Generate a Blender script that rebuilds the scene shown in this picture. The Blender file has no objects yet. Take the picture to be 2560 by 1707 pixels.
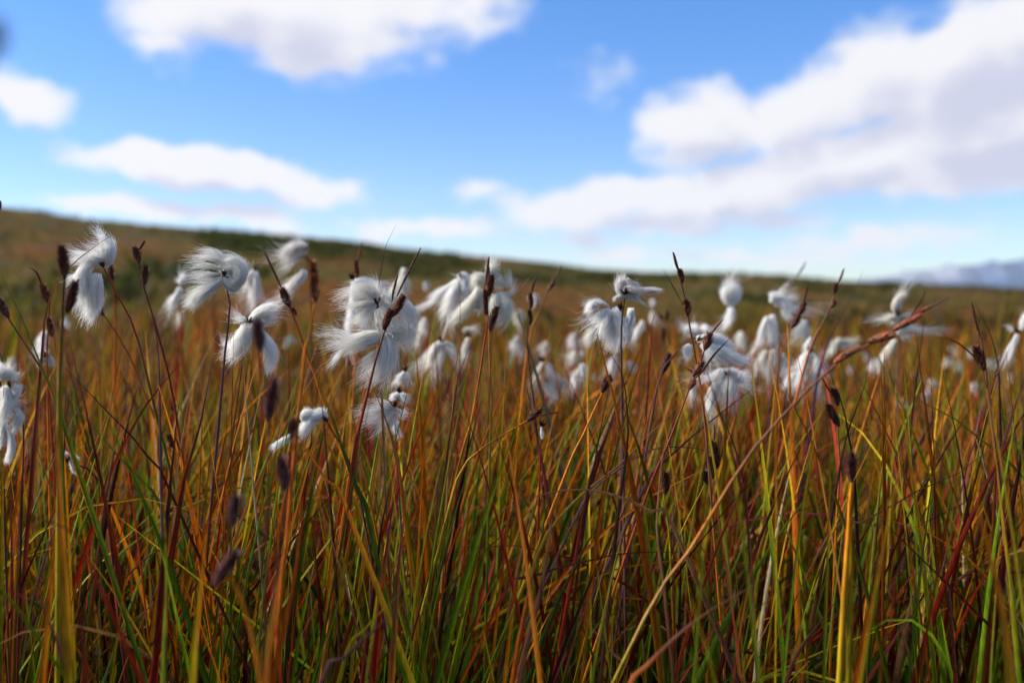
import bpy, math, numpy as np
from mathutils import Vector
rng = np.random.default_rng(7)
SC = bpy.context.scene
COL = SC.collection
R = math.radians

# ------------------------------------------------------------------ camera
CAM_Z = 0.38
FPX = 35.0 / 36.0 * 2560.0                 # focal length of a 35 mm lens, in pixels of the photograph
HOR = 748.0                                # eye level
PITCH = math.atan((853.5 - HOR) / FPX)
cam_d = bpy.data.cameras.new("Camera"); cam = bpy.data.objects.new("Camera", cam_d); COL.objects.link(cam)
cam_d.lens = 35.0; cam_d.sensor_width = 36.0
cam_d.clip_start = 0.02; cam_d.clip_end = 40000.0
cam.location = (0, 0, CAM_Z); cam.rotation_euler = (math.pi / 2 - PITCH, 0, 0)
cam_d.dof.use_dof = True; cam_d.dof.focus_distance = 0.56; cam_d.dof.aperture_fstop = 6.0
cam_d.dof.aperture_blades = 0
SC.camera = cam
FWD = np.array([0, math.cos(PITCH), -math.sin(PITCH)]); UP = np.array([0, math.sin(PITCH), math.cos(PITCH)])
RIGHT = np.array([1.0, 0, 0]); EYE = np.array([0, 0, CAM_Z])
def P(x, y, d):
    return EYE + d * (FWD + RIGHT * ((x - 1280) / FPX) - UP * ((y - 853.5) / FPX))
ZS = 640 / 2350.0
REG = dict(a=(0, 500), b=(640, 500), c=(1280, 600), d=(1920, 600), e=(0, 900), f=(640, 900), g=(1280, 900), h=(1920, 900),
           i=(0, 1280), j=(640, 1280), k=(1280, 1280), l=(1920, 1280))
def PX(reg, pts):
    ox, oy = REG[reg]
    return [(ox + x * ZS, oy + y * ZS) for x, y in pts]

# ------------------------------------------------------------------ small helpers
def mesh_obj(name, V, F, col=None, mat=None, parent=None, origin=None, smooth=True):
    V = np.asarray(V, dtype=np.float32).reshape(-1, 3)
    if origin is not None: V = V - np.asarray(origin, dtype=np.float32)
    F = np.asarray(F, dtype=np.int32)
    k = F.shape[1]
    me = bpy.data.meshes.new(name)
    me.vertices.add(len(V)); me.vertices.foreach_set("co", V.ravel())
    me.loops.add(F.size); me.loops.foreach_set("vertex_index", F.ravel())
    me.polygons.add(len(F)); me.polygons.foreach_set("loop_start", np.arange(len(F), dtype=np.int32) * k)
    if smooth: me.polygons.foreach_set("use_smooth", np.ones(len(F), dtype=bool))
    if col is not None:
        c = np.ones((len(V), 4), dtype=np.float32); c[:, :3] = np.asarray(col, dtype=np.float32).reshape(-1, 3)
        at = me.color_attributes.new("Col", 'FLOAT_COLOR', 'POINT'); at.data.foreach_set("color", c.ravel())
    me.update(calc_edges=True)
    if mat: me.materials.append(mat)
    o = bpy.data.objects.new(name, me); COL.objects.link(o)
    if parent is not None: o.parent = parent
    elif origin is not None: o.location = tuple(float(q) for q in origin)
    return o
def thing(name, label, cat, loc, group=None):
    o = bpy.data.objects.new(name, None); COL.objects.link(o); o.empty_display_size = 0.02
    o.location = tuple(float(q) for q in loc); o['label'] = label; o['category'] = cat; o['kind'] = 'thing'
    if group: o['group'] = group
    return o
def spline(pts, n):
    """Catmull-Rom through pts, resampled evenly to n points"""
    p = np.asarray(pts, float)
    if len(p) == 2:
        t = np.linspace(0, 1, n)[:, None]; return p[0] * (1 - t) + p[1] * t
    q = np.vstack([2 * p[0] - p[1], p, 2 * p[-1] - p[-2]]); out = []
    for i in range(1, len(q) - 2):
        t = np.linspace(0, 1, 14, endpoint=False)[:, None]
        a, b, c, d = q[i - 1], q[i], q[i + 1], q[i + 2]
        out.append(0.5 * (2 * b + (c - a) * t + (2 * a - 5 * b + 4 * c - d) * t ** 2 + (3 * b - a - 3 * c + d) * t ** 3))
    out.append(p[-1:]); o = np.vstack(out)
    s = np.concatenate([[0], np.cumsum(np.linalg.norm(np.diff(o, axis=0), axis=1))]); u = np.linspace(0, s[-1], n)
    return np.stack([np.interp(u, s, o[:, k]) for k in range(o.shape[1])], 1)
def norm(v): return v / np.maximum(np.linalg.norm(v, axis=-1, keepdims=True), 1e-12)
def frames(path):
    T = norm(np.gradient(path, axis=0))
    ref = np.array([0.31, 0.9, 0.2]); n0 = norm(np.cross(T[0], ref)); N = [n0]
    for i in range(1, len(T)):
        n = N[-1] - T[i] * np.dot(N[-1], T[i]); N.append(norm(n))
    N = np.array(N); return T, N, np.cross(T, N)
def tube(path, rad, sides=7, wob=None):
    """a closed round tube along path; wob: relative radius jitter"""
    path = np.asarray(path); M = len(path); T, N, B = frames(path)
    a = np.linspace(0, 2 * math.pi, sides, endpoint=False)
    r = np.broadcast_to(np.asarray(rad, float), (M,))[:, None] * np.ones((M, sides))
    if wob: r = r * (1 + wob * rng.normal(size=r.shape))
    V = path[:, None] + r[..., None] * (np.cos(a)[None, :, None] * N[:, None] + np.sin(a)[None, :, None] * B[:, None])
    V = np.concatenate([V.reshape(-1, 3), path[:1], path[-1:]])
    i = np.arange(M - 1)[:, None] * sides; j = np.arange(sides)[None]; j2 = (j + 1) % sides
    F = np.stack([i + j, i + j2, i + sides + j2, i + sides + j], -1).reshape(-1, 4)
    c0, c1 = M * sides, M * sides + 1; jj = np.arange(sides); jn = (jj + 1) % sides
    F = np.concatenate([F, np.stack([jn, jj, np.full(sides, c0), np.full(sides, c0)], 1)[:, :4], np.stack([(M - 1) * sides + jj, (M - 1) * sides + jn, np.full(sides, c1), np.full(sides, c1)], 1)])
    return V, F
def fix(F):
    return F
def ribbons(Pth, W, C, ref, fold=0.35, cols=3):
    """many blades at once. Pth [n,m,3], W [n,m] half widths, C [n,m,3], ref [n,3] the side each blade turns to"""
    n, m, _ = Pth.shape
    T = norm(np.gradient(Pth, axis=1)); S = norm(np.cross(T, ref[:, None, :])); Nn = np.cross(S, T)
    L = Pth + S * W[..., None]; Rr = Pth - S * W[..., None]
    if cols == 3:
        V = np.stack([L, Pth + Nn * (W * fold)[..., None], Rr], 2)
        C3 = np.stack([C, C * np.array([1.12, 1.12, 1.1]), C * 0.95], 2)
    else:
        V = np.stack([L, Rr], 2); C3 = np.stack([C, C], 2)
    k = cols; base = (np.arange(n) * m * k)[:, None, None]; i = (np.arange(m - 1) * k)[None, :, None]; j = np.arange(k - 1)[None, None]
    a = base + i + j
    F = np.stack([a, a + 1, a + k + 1, a + k], -1).reshape(-1, 4)
    return V.reshape(-1, 3), F, C3.reshape(-1, 3)
def join(parts):
    V, F, C, o = [], [], [], 0
    for p in parts:
        V.append(p[0]); F.append(np.asarray(p[1]) + o); C.append(np.broadcast_to(np.asarray(p[2], float), (len(p[0]), 3))); o += len(p[0])
    return np.concatenate(V), np.concatenate(F), np.concatenate(C)

# ------------------------------------------------------------------ materials
def new_mat(name):
    m = bpy.data.materials.new(name); m.use_nodes = True; nt = m.node_tree; nt.nodes.clear(); return m, nt
def N_(nt, typ, **kw):
    n = nt.nodes.new(typ)
    for k, v in kw.items():
        if k.startswith('i_'): n.inputs[int(k[2:]) if k[2:].isdigit() else k[2:]].default_value = v
        else: setattr(n, k, v)
    return n
def plant_mat(name, trans=0.3, rough=0.5, spec=0.2, nscale=900.0, namp=0.35, stretch=0.12):
    m, nt = new_mat(name); L = nt.links.new
    at = N_(nt, 'ShaderNodeAttribute', attribute_name='Col')
    tc = N_(nt, 'ShaderNodeTexCoord'); mp = N_(nt, 'ShaderNodeMapping'); mp.inputs['Scale'].default_value = (1, 1, stretch)
    L(tc.outputs['Object'], mp.inputs['Vector'])
    no = N_(nt, 'ShaderNodeTexNoise'); no.inputs['Scale'].default_value = nscale; no.inputs['Detail'].default_value = 3
    L(mp.outputs[0], no.inputs['Vector'])
    mr = N_(nt, 'ShaderNodeMapRange'); mr.inputs[1].default_value = 0.3; mr.inputs[2].default_value = 0.7
    mr.inputs[3].default_value = 1 - namp; mr.inputs[4].default_value = 1 + namp
    L(no.outputs['Fac'], mr.inputs[0])
    mx = N_(nt, 'ShaderNodeVectorMath', operation='SCALE'); L(at.outputs['Color'], mx.inputs[0]); L(mr.outputs[0], mx.inputs['Scale'])
    pb = N_(nt, 'ShaderNodeBsdfPrincipled'); pb.inputs['Roughness'].default_value = rough; pb.inputs['Specular IOR Level'].default_value = spec
    L(mx.outputs[0], pb.inputs['Base Color'])
    out = N_(nt, 'ShaderNodeOutputMaterial')
    if trans > 0:
        tr = N_(nt, 'ShaderNodeBsdfTranslucent'); L(mx.outputs[0], tr.inputs['Color'])
        ms = N_(nt, 'ShaderNodeMixShader'); ms.inputs[0].default_value = trans
        L(pb.outputs[0], ms.inputs[1]); L(tr.outputs[0], ms.inputs[2]); L(ms.outputs[0], out.inputs[0])
    else: L(pb.outputs[0], out.inputs[0])
    return m
M_LEAF = plant_mat("grass_leaf", 0.36, 0.6, 0.13)
M_STEM = plant_mat("plant_stem", 0.12, 0.55, 0.2)
M_SPIKE = plant_mat("sedge_spikelet", 0.0, 0.6, 0.25, 1500, 0.45, 1.0)
M_DEAD = plant_mat("dead_straw", 0.2, 0.75, 0.15, 700, 0.4)
M_MOOR = plant_mat("moor_plants", 0.45, 0.7, 0.15, 6, 0.4, 1.0)
def cotton_mat():
    m, nt = new_mat("cotton_bristles"); L = nt.links.new
    at = N_(nt, 'ShaderNodeAttribute', attribute_name='Col')
    df = N_(nt, 'ShaderNodeBsdfDiffuse'); tr = N_(nt, 'ShaderNodeBsdfTranslucent'); gl = N_(nt, 'ShaderNodeBsdfGlossy'); gl.inputs['Roughness'].default_value = 0.42
    L(at.outputs['Color'], df.inputs['Color']); L(at.outputs['Color'], tr.inputs['Color']); gl.inputs['Color'].default_value = (.9, .9, .9, 1)
    m1 = N_(nt, 'ShaderNodeMixShader'); m1.inputs[0].default_value = 0.50; L(df.outputs[0], m1.inputs[1]); L(tr.outputs[0], m1.inputs[2])
    m2 = N_(nt, 'ShaderNodeMixShader'); m2.inputs[0].default_value = 0.06; L(m1.outputs[0], m2.inputs[1]); L(gl.outputs[0], m2.inputs[2])
    out = N_(nt, 'ShaderNodeOutputMaterial'); L(m2.outputs[0], out.inputs[0]); return m
M_COTTON = cotton_mat()

# colours (linear albedo)
CC = dict(g=(.036, .072, .003), G=(.095, .150, .005), y=(.25, .180, .005), o=(.42, .125, .004), O=(.35, .070, .003), r=(.16, .018, .004), R=(.25, .014, .005),
          m=(.060, .013, .008), k=(.030, .015, .012), b=(.110, .040, .018), t=(.25, .12, .042), s=(.36, .26, .15), p=(.085, .034, .040), w=(.60, .55, .46), n=(.045, .018, .011))
def ramp(code, n):
    c = np.array([CC[q] for q in code], float)
    if len(c) == 1: return np.repeat(c, n, 0)
    u = np.linspace(0, len(c) - 1, n); return np.stack([np.interp(u, np.arange(len(c)), c[:, k]) for k in range(3)], 1)

# ------------------------------------------------------------------ terrain
def lerp_tab(x, tab):
    t = np.array(tab, float); return np.interp(x, t[:, 0], t[:, 1])
def azd(px): return math.degrees(math.atan((px - 1280) / FPX))
def eld(px, py): return math.degrees(math.atan((HOR - py) / math.hypot(FPX, px - 1280)))
RIDGE = [(0, 514), (120, 534), (240, 548), (400, 563), (560, 575), (700, 588), (850, 598), (980, 618), (1100, 634), (1280, 648), (1480, 672), (1650, 682), (1800, 681), (1960, 688), (2100, 703), (2300, 710), (2560, 721)]
RTAB = [(-180, 1.5), (-90, 5.5), (-50, 6.6), (-38, 6.0)] + [(azd(x), eld(x, y)) for x, y in RIDGE] + [(40, 0.45), (60, 0.6), (120, 1.0), (180, 1.5)]
DTAB = [(-180, 90), (-60, 62), (-27, 66), (-10, 80), (0, 95), (14, 130), (27, 170), (60, 150), (180, 90)]
def bump(x, y):
    return (np.sin(x * 1.7 + 1.3) * np.cos(y * 1.3 + .4) + .5 * np.sin(x * 3.9 + y * 3.1) + .4 * np.cos(x * 0.6 - y * 0.8 + 2))
def terrain(x, y):
    r = np.hypot(x, y); a = np.degrees(np.arctan2(x, y))
    E = np.tan(np.radians(lerp_tab(a, RTAB))); D = lerp_tab(a, DTAB)
    H = D * E + CAM_Z
    s = r / D
    up = H * np.clip((r - 5.5) / (D - 5.5), 0, 1) ** 1.22
    down = -np.clip(s - 1, 0, None) * D * 0.07
    down = np.maximum(down, -14)
    rough = bump(x, y) * 0.004 * np.clip(r / .6, 0, 1) + bump(x * .45, y * .45) * np.clip((r - 3) / 40, 0, 1) * .22 * np.clip(1.1 - s, 0, 1) + bump(x * .13 + 3, y * .11) * np.clip((r - 12) / 50, 0, 1) * .35 * np.clip(1.05 - s, 0, 1)
    return up + down + rough
na, rr = 420, np.concatenate([[0.0], np.geomspace(0.06, 250, 190), np.geomspace(300, 14000, 26)])
aa = np.linspace(-math.pi, math.pi, na, endpoint=False)
X = rr[:, None] * np.sin(aa); Y = rr[:, None] * np.cos(aa); Z = terrain(X, Y)
V = np.stack([X, Y, Z], -1).reshape(-1, 3)
i = np.arange(len(rr) - 1)[:, None] * na; j = np.arange(na)[None]; j2 = (j + 1) % na
F = np.stack([i + j, i + na + j, i + na + j2, i + j2], -1).reshape(-1, 4)
def ground_mat():
    m, nt = new_mat("moor_ground"); L = nt.links.new
    tc = N_(nt, 'ShaderNodeTexCoord')
    def noise(s, det=4, off=(0, 0, 0), sc=(1, 1, 1)):
        mp = N_(nt, 'ShaderNodeMapping'); mp.inputs['Location'].default_value = off; mp.inputs['Scale'].default_value = sc
        L(tc.outputs['Object'], mp.inputs[0])
        n = N_(nt, 'ShaderNodeTexNoise'); n.inputs['Scale'].default_value = s; n.inputs['Detail'].default_value = det; L(mp.outputs[0], n.inputs['Vector']); return n.outputs['Fac']
    cr = N_(nt, 'ShaderNodeValToRGB'); e = cr.color_ramp.elements
    e[0].position = .34; e[0].color = (.026, .031, .004, 1); e[1].position = .68; e[1].color = (.105, .044, .010, 1)
    q = e.new(.46); q.color = (.060, .050, .007, 1); q = e.new(.56); q.color = (.094, .058, .012, 1)
    L(noise(.26, 4, sc=(1, .22, 1)), cr.inputs[0])
    cr2 = N_(nt, 'ShaderNodeValToRGB'); e = cr2.color_ramp.elements; e[0].position = .40; e[0].color = (.5, .5, .5, 1); e[1].position = .66; e[1].color = (1.45, 1.4, 1.3, 1)
    L(noise(1.3, 6, (5, 3, 1)), cr2.inputs[0])
    mx = N_(nt, 'ShaderNodeMix', data_type='RGBA', blend_type='MULTIPLY'); mx.inputs[0].default_value = 1
    L(cr.outputs[0], mx.inputs[6]); L(cr2.outputs[0], mx.inputs[7])
    # peat and litter under the near sedge
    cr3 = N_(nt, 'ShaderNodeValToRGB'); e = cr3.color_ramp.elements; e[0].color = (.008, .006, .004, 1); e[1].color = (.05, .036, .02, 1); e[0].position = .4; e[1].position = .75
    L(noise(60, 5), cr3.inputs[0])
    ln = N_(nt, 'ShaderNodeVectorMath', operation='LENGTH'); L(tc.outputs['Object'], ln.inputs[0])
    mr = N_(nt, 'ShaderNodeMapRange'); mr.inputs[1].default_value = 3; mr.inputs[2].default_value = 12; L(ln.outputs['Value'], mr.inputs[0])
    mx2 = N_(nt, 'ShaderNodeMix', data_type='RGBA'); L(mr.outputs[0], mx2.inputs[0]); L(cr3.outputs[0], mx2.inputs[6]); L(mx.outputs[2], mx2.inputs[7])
    pb = N_(nt, 'ShaderNodeBsdfPrincipled'); pb.inputs['Roughness'].default_value = .95; pb.inputs['Specular IOR Level'].default_value = .1; L(mx2.outputs[2], pb.inputs['Base Color'])
    bm = N_(nt, 'ShaderNodeBump'); bm.inputs['Strength'].default_value = .6; bm.inputs['Distance'].default_value = .02; L(noise(40, 5), bm.inputs['Height']); L(bm.outputs[0], pb.inputs['Normal'])
    out = N_(nt, 'ShaderNodeOutputMaterial'); L(pb.outputs[0], out.inputs[0]); return m
g = mesh_obj("ground", V, F, mat=ground_mat()); g['kind'] = 'structure'; g['label'] = 'moorland rising to a low hill behind the sedge'

# distant mountains
def mountain():
    az0, az1 = 14.0, 58.0; na_, nd = 260, 26
    az = np.radians(np.linspace(az0, az1, na_)); V = []
    tab = [(14, .2), (16, .6), (18.2, 1.05), (20.3, 1.34), (22.1, 1.68), (24.2, 1.92), (25.7, 2.02), (27.2, 2.25), (29.5, 2.9), (33, 2.6), (38, 3.0), (46, 2.0), (58, 0)]
    for k in range(nd):
        t = k / (nd - 1); D = 8200 + 2600 * t
        e = lerp_tab(np.degrees(az), tab); pk = np.maximum(e, -.2) / 57.3 * 9000
        prof = np.sin(math.pi * min(1, t * 1.0)) ** .8
        rid = 1 + .08 * np.sin(np.degrees(az) * 3.1 + t * 9) * (t < .5) + .03 * np.sin(np.degrees(az) * 9 + t * 21)
        z = -16 + pk * prof * np.where(np.abs(t - .5) < .06, 1, rid)
        V.append(np.stack([D * np.sin(az), D * np.cos(az), z], 1))
    V = np.array(V).reshape(-1, 3); i = np.arange(nd - 1)[:, None] * na_; j = np.arange(na_ - 1)[None]
    F = np.stack([i + j, i + na_ + j, i + na_ + j + 1, i + j + 1], -1).reshape(-1, 4)
    m, nt = new_mat("mountain_rock"); L = nt.links.new
    tc = N_(nt, 'ShaderNodeTexCoord'); mp = N_(nt, 'ShaderNodeMapping'); mp.inputs['Scale'].default_value = (.0012, .0006, .0022); L(tc.outputs['Object'], mp.inputs[0])
    no = N_(nt, 'ShaderNodeTexNoise'); no.inputs['Scale'].default_value = 1.0; no.inputs['Detail'].default_value = 5; L(mp.outputs[0], no.inputs['Vector'])
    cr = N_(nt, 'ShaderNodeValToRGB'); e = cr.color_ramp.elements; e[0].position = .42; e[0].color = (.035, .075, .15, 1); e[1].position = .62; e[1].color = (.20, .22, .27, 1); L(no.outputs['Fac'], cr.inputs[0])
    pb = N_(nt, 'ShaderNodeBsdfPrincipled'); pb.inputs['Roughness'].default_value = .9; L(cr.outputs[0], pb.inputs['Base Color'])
    out = N_(nt, 'ShaderNodeOutputMaterial'); L(pb.outputs[0], out.inputs[0])
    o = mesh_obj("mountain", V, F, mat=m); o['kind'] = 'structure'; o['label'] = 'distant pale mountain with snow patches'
mountain()

# ------------------------------------------------------------------ sky and sun
SUN_EL, SUN_AZ = 32.0, -86.0               # azimuth measured from the view direction, negative to the left
def world():
    w = bpy.data.worlds.new("World"); SC.world = w; w.use_nodes = True; nt = w.node_tree; nt.nodes.clear(); L = nt.links.new
    sky = N_(nt, 'ShaderNodeTexSky', sky_type='NISHITA', sun_disc=False, sun_elevation=R(SUN_EL), sun_rotation=R(SUN_AZ), altitude=900, air_density=1.0, dust_density=0.15, ozone_density=2.2)
    tc = N_(nt, 'ShaderNodeTexCoord'); sp = N_(nt, 'ShaderNodeSeparateXYZ'); L(tc.outputs['Generated'], sp.inputs[0])
    at = N_(nt, 'ShaderNodeMath', operation='ARCTAN2'); L(sp.outputs[0], at.inputs[0]); L(sp.outputs[1], at.inputs[1])
    asn = N_(nt, 'ShaderNodeMath', operation='ARCSINE'); L(sp.outputs[2], asn.inputs[0])
    cb = N_(nt, 'ShaderNodeCombineXYZ'); L(at.outputs[0], cb.inputs[0]); L(asn.outputs[0], cb.inputs[1])
    deg = N_(nt, 'ShaderNodeVectorMath', operation='SCALE'); deg.inputs['Scale'].default_value = 57.29578; L(cb.outputs[0], deg.inputs[0])
    # cloud field as a node group of direction (azimuth, elevation in degrees)
    gt = bpy.data.node_groups.new("cloud_field", 'ShaderNodeTree')
    gt.interface.new_socket("Vector", in_out='INPUT', socket_type='NodeSocketVector'); gt.interface.new_socket("Density", in_out='OUTPUT', socket_type='NodeSocketFloat')
    GL = gt.links.new; gi = gt.nodes.new('NodeGroupInput'); go = gt.nodes.new('NodeGroupOutput')
    n1 = N_(gt, 'ShaderNodeTexNoise'); n1.inputs['Scale'].default_value = .42; n1.inputs['Detail'].default_value = 2; GL(gi.outputs[0], n1.inputs['Vector'])
    s1 = N_(gt, 'ShaderNodeVectorMath', operation='SUBTRACT'); GL(n1.outputs['Color'], s1.inputs[0]); s1.inputs[1].default_value = (.5, .5, .5)
    m1 = N_(gt, 'ShaderNodeVectorMath', operation='MULTIPLY'); GL(s1.outputs[0], m1.inputs[0]); m1.inputs[1].default_value = (3.4, 2.0, 0)
    wv = N_(gt, 'ShaderNodeVectorMath', operation='ADD'); GL(gi.outputs[0], wv.inputs[0]); GL(m1.outputs[0], wv.inputs[1])
    last = None
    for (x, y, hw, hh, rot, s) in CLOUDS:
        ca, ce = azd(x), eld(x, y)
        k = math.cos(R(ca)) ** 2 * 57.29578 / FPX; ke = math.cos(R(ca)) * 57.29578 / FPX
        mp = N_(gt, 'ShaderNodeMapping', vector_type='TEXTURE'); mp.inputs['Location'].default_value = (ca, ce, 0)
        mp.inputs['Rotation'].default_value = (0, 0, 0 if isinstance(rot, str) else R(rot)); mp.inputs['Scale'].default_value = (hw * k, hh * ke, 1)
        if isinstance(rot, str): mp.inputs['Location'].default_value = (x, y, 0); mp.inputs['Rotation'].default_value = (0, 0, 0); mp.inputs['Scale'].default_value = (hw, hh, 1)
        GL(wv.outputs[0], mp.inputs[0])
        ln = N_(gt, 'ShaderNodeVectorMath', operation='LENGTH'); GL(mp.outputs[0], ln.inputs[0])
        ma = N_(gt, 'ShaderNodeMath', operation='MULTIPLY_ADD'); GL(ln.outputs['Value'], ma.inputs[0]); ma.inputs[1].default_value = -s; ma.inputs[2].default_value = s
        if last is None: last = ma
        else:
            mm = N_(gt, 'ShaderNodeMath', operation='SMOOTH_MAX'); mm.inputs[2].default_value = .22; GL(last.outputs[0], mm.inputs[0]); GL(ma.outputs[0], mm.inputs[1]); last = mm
    mps = N_(gt, 'ShaderNodeMapping'); mps.inputs['Scale'].default_value = (.55, 1.0, 1); GL(gi.outputs[0], mps.inputs[0])
    n2 = N_(gt, 'ShaderNodeTexNoise'); n2.inputs['Scale'].default_value = .62; n2.inputs['Detail'].default_value = 4; n2.inputs['Roughness'].default_value = .50; GL(mps.outputs[0], n2.inputs['Vector'])
    ad = N_(gt, 'ShaderNodeMath', operation='MULTIPLY_ADD'); GL(n2.outputs['Fac'], ad.inputs[0]); ad.inputs[1].default_value = 1.05; ad.inputs[2].default_value = -.525
    a2 = N_(gt, 'ShaderNodeMath', operation='ADD'); GL(last.outputs[0], a2.inputs[0]); GL(ad.outputs[0], a2.inputs[1]); GL(a2.outputs[0], go.inputs[0])
    def field(off):
        g = N_(nt, 'ShaderNodeGroup'); g.node_tree = gt
        if off:
            ao = N_(nt, 'ShaderNodeVectorMath', operation='ADD'); L(deg.outputs[0], ao.inputs[0]); ao.inputs[1].default_value = off; L(ao.outputs[0], g.inputs[0])
        else: L(deg.outputs[0], g.inputs[0])
        return g.outputs[0]
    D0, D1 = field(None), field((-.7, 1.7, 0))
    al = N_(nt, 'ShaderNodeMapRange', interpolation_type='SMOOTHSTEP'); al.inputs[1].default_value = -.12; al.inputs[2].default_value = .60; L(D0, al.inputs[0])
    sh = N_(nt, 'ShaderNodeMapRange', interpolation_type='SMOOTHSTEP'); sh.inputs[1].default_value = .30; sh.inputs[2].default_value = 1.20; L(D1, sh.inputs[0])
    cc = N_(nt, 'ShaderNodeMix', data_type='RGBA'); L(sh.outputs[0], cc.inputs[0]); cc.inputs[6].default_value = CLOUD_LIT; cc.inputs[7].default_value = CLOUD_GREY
    # only the part of the cloud field that was set out, the added overhead cloud included
    hs = N_(nt, 'ShaderNodeHueSaturation'); hs.inputs['Saturation'].default_value = SKY_SAT; hs.inputs['Value'].default_value = SKY_VAL; hs.inputs['Hue'].default_value = SKY_HUE; L(sky.outputs[0], hs.inputs['Color'])
    hz = N_(nt, 'ShaderNodeMapRange'); hz.inputs[1].default_value = 0; hz.inputs[2].default_value = .30; hz.inputs[3].default_value = 0; hz.inputs[4].default_value = 1; L(sp.outputs[2], hz.inputs[0])
    hc = N_(nt, 'ShaderNodeMix', data_type='RGBA'); hc.inputs[6].default_value = (.66, .71, .88, 1); hc.inputs[7].default_value = (1.05, 1.05, 1.05, 1); L(hz.outputs[0], hc.inputs[0])
    hm = N_(nt, 'ShaderNodeVectorMath', operation='MULTIPLY'); L(hs.outputs[0], hm.inputs[0]); L(hc.outputs[2], hm.inputs[1])
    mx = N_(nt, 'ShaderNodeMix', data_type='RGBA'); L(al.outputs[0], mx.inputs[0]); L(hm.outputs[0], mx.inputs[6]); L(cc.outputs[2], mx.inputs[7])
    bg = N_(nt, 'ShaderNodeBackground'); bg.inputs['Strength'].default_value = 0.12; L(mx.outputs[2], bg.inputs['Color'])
    wo = N_(nt, 'ShaderNodeOutputWorld'); L(bg.outputs[0], wo.inputs[0])
# clouds: photograph position of the middle, half width, half height, tilt, strength
CLOUDS = [(560, 30, 300, 110, 4, 1.3), (760, 60, 330, 150, -8, 1.3), (760, 150, 130, 80, 0, 1.1), (980, 20, 200, 140, 0, .8), (430, 110, 110, 40, 0, .7), (1180, 10, 170, 110, 10, .7), (1170, 70, 70, 60, 60, .4),
          (60, 250, 150, 75, -18, .9), (10, 220, 70, 60, 0, .6), (460, 110, 40, 60, 0, .3),
          (500, 420, 330, 62, -4, 2.2), (500, 395, 120, 50, 0, .8), (780, 470, 160, 55, -6, 1.1),
          (330, 520, 260, 34, -2, 1.2), (620, 545, 200, 36, -4, 1.0), (1050, 572, 240, 34, -2, .95), (1180, 560, 100, 24, 0, .4),
          (1760, 320, 190, 110, 6, 1.4), (1640, 340, 80, 70, 0, .7), (1960, 300, 180, 100, 20, 1.1), (2150, 220, 260, 140, 28, 1.3), (2430, 170, 330, 170, 20, 1.6), (2480, 330, 420, 150, 6, 1.6), (2100, 400, 420, 80, 8, 1.3), (2350, 430, 360, 75, 2, 1.2), (2560, 80, 170, 120, 25, 1.1),
          (1900, 470, 520, 75, 8, 1.4), (1560, 500, 330, 66, 4, 1.4), (1420, 530, 220, 60, 0, 1.1), (1680, 560, 260, 40, 2, .9), (1210, 470, 70, 40, 0, .5), (2330, 475, 140, 30, 0, .6),
          (1500, 205, 75, 60, 20, .42), (1460, 600, 100, 26, 0, .7), (1960, 545, 120, 28, 0, .7), (2200, 600, 320, 44, 4, .72), (1900, 645, 360, 26, 0, .62), (1560, 640, 260, 22, 0, .55), (2160, 130, 90, 34, 0, .4),
          # outside the frame: sky goes on; broad overhead cloud added to whiten ambient light
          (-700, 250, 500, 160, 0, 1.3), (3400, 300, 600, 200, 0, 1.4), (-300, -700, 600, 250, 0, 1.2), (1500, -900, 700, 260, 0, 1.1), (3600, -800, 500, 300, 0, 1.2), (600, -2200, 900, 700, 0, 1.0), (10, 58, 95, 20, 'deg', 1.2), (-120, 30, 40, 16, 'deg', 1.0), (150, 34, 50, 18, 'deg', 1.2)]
CLOUD_LIT = (4.05, 4.05, 4.2, 1); CLOUD_GREY = (2.75, 2.85, 3.55, 1); SKY_SAT = 1.36; SKY_VAL = .86; SKY_HUE = .511
world()
sun_d = bpy.data.lights.new("Sun", 'SUN'); sun = bpy.data.objects.new("Sun", sun_d); COL.objects.link(sun)
sun_d.energy = 4.6; sun_d.angle = R(12); sun_d.color = (1.0, .95, .87)
sd = Vector((math.sin(R(SUN_AZ)) * math.cos(R(SUN_EL)), math.cos(R(SUN_AZ)) * math.cos(R(SUN_EL)), math.sin(R(SUN_EL))))
sun.rotation_euler = sd.to_track_quat('Z', 'Y').to_euler()
vs = SC.view_settings; vs.view_transform = 'Standard'; vs.look = 'None'; vs.exposure = 0.95; vs.gamma = 1.0; vs.use_curve_mapping = False
cy = SC.cycles; cy.max_bounces = 10; cy.diffuse_bounces = 7; cy.glossy_bounces = 2; cy.transmission_bounces = 4; cy.transparent_max_bounces = 4
cy.use_denoising = True; cy.caustics_reflective = False; cy.caustics_refractive = False

def haze():
    me = bpy.data.meshes.new('haze'); X0, Y0, Z0, Z1 = 13000.0, 13000.0, -17.0, 760.0
    v = [(x, y, z) for x in (-X0, X0) for y in (-Y0, Y0) for z in (Z0, Z1)]
    f = [(0, 1, 3, 2), (4, 6, 7, 5), (0, 4, 5, 1), (2, 3, 7, 6), (0, 2, 6, 4), (1, 5, 7, 3)]
    me.from_pydata(v, [], f); o = bpy.data.objects.new('haze', me); COL.objects.link(o); o['kind'] = 'stuff'; o['label'] = 'pale air in front of the distant mountain'
    m, nt = new_mat('pale_air'); pv = N_(nt, 'ShaderNodeVolumePrincipled'); pv.inputs['Color'].default_value = (.86, .91, 1, 1); pv.inputs['Density'].default_value = 2.6e-5; pv.inputs['Anisotropy'].default_value = .2
    out = N_(nt, 'ShaderNodeOutputMaterial'); nt.links.new(pv.outputs[0], out.inputs['Volume']); me.materials.append(m)
haze()
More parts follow.
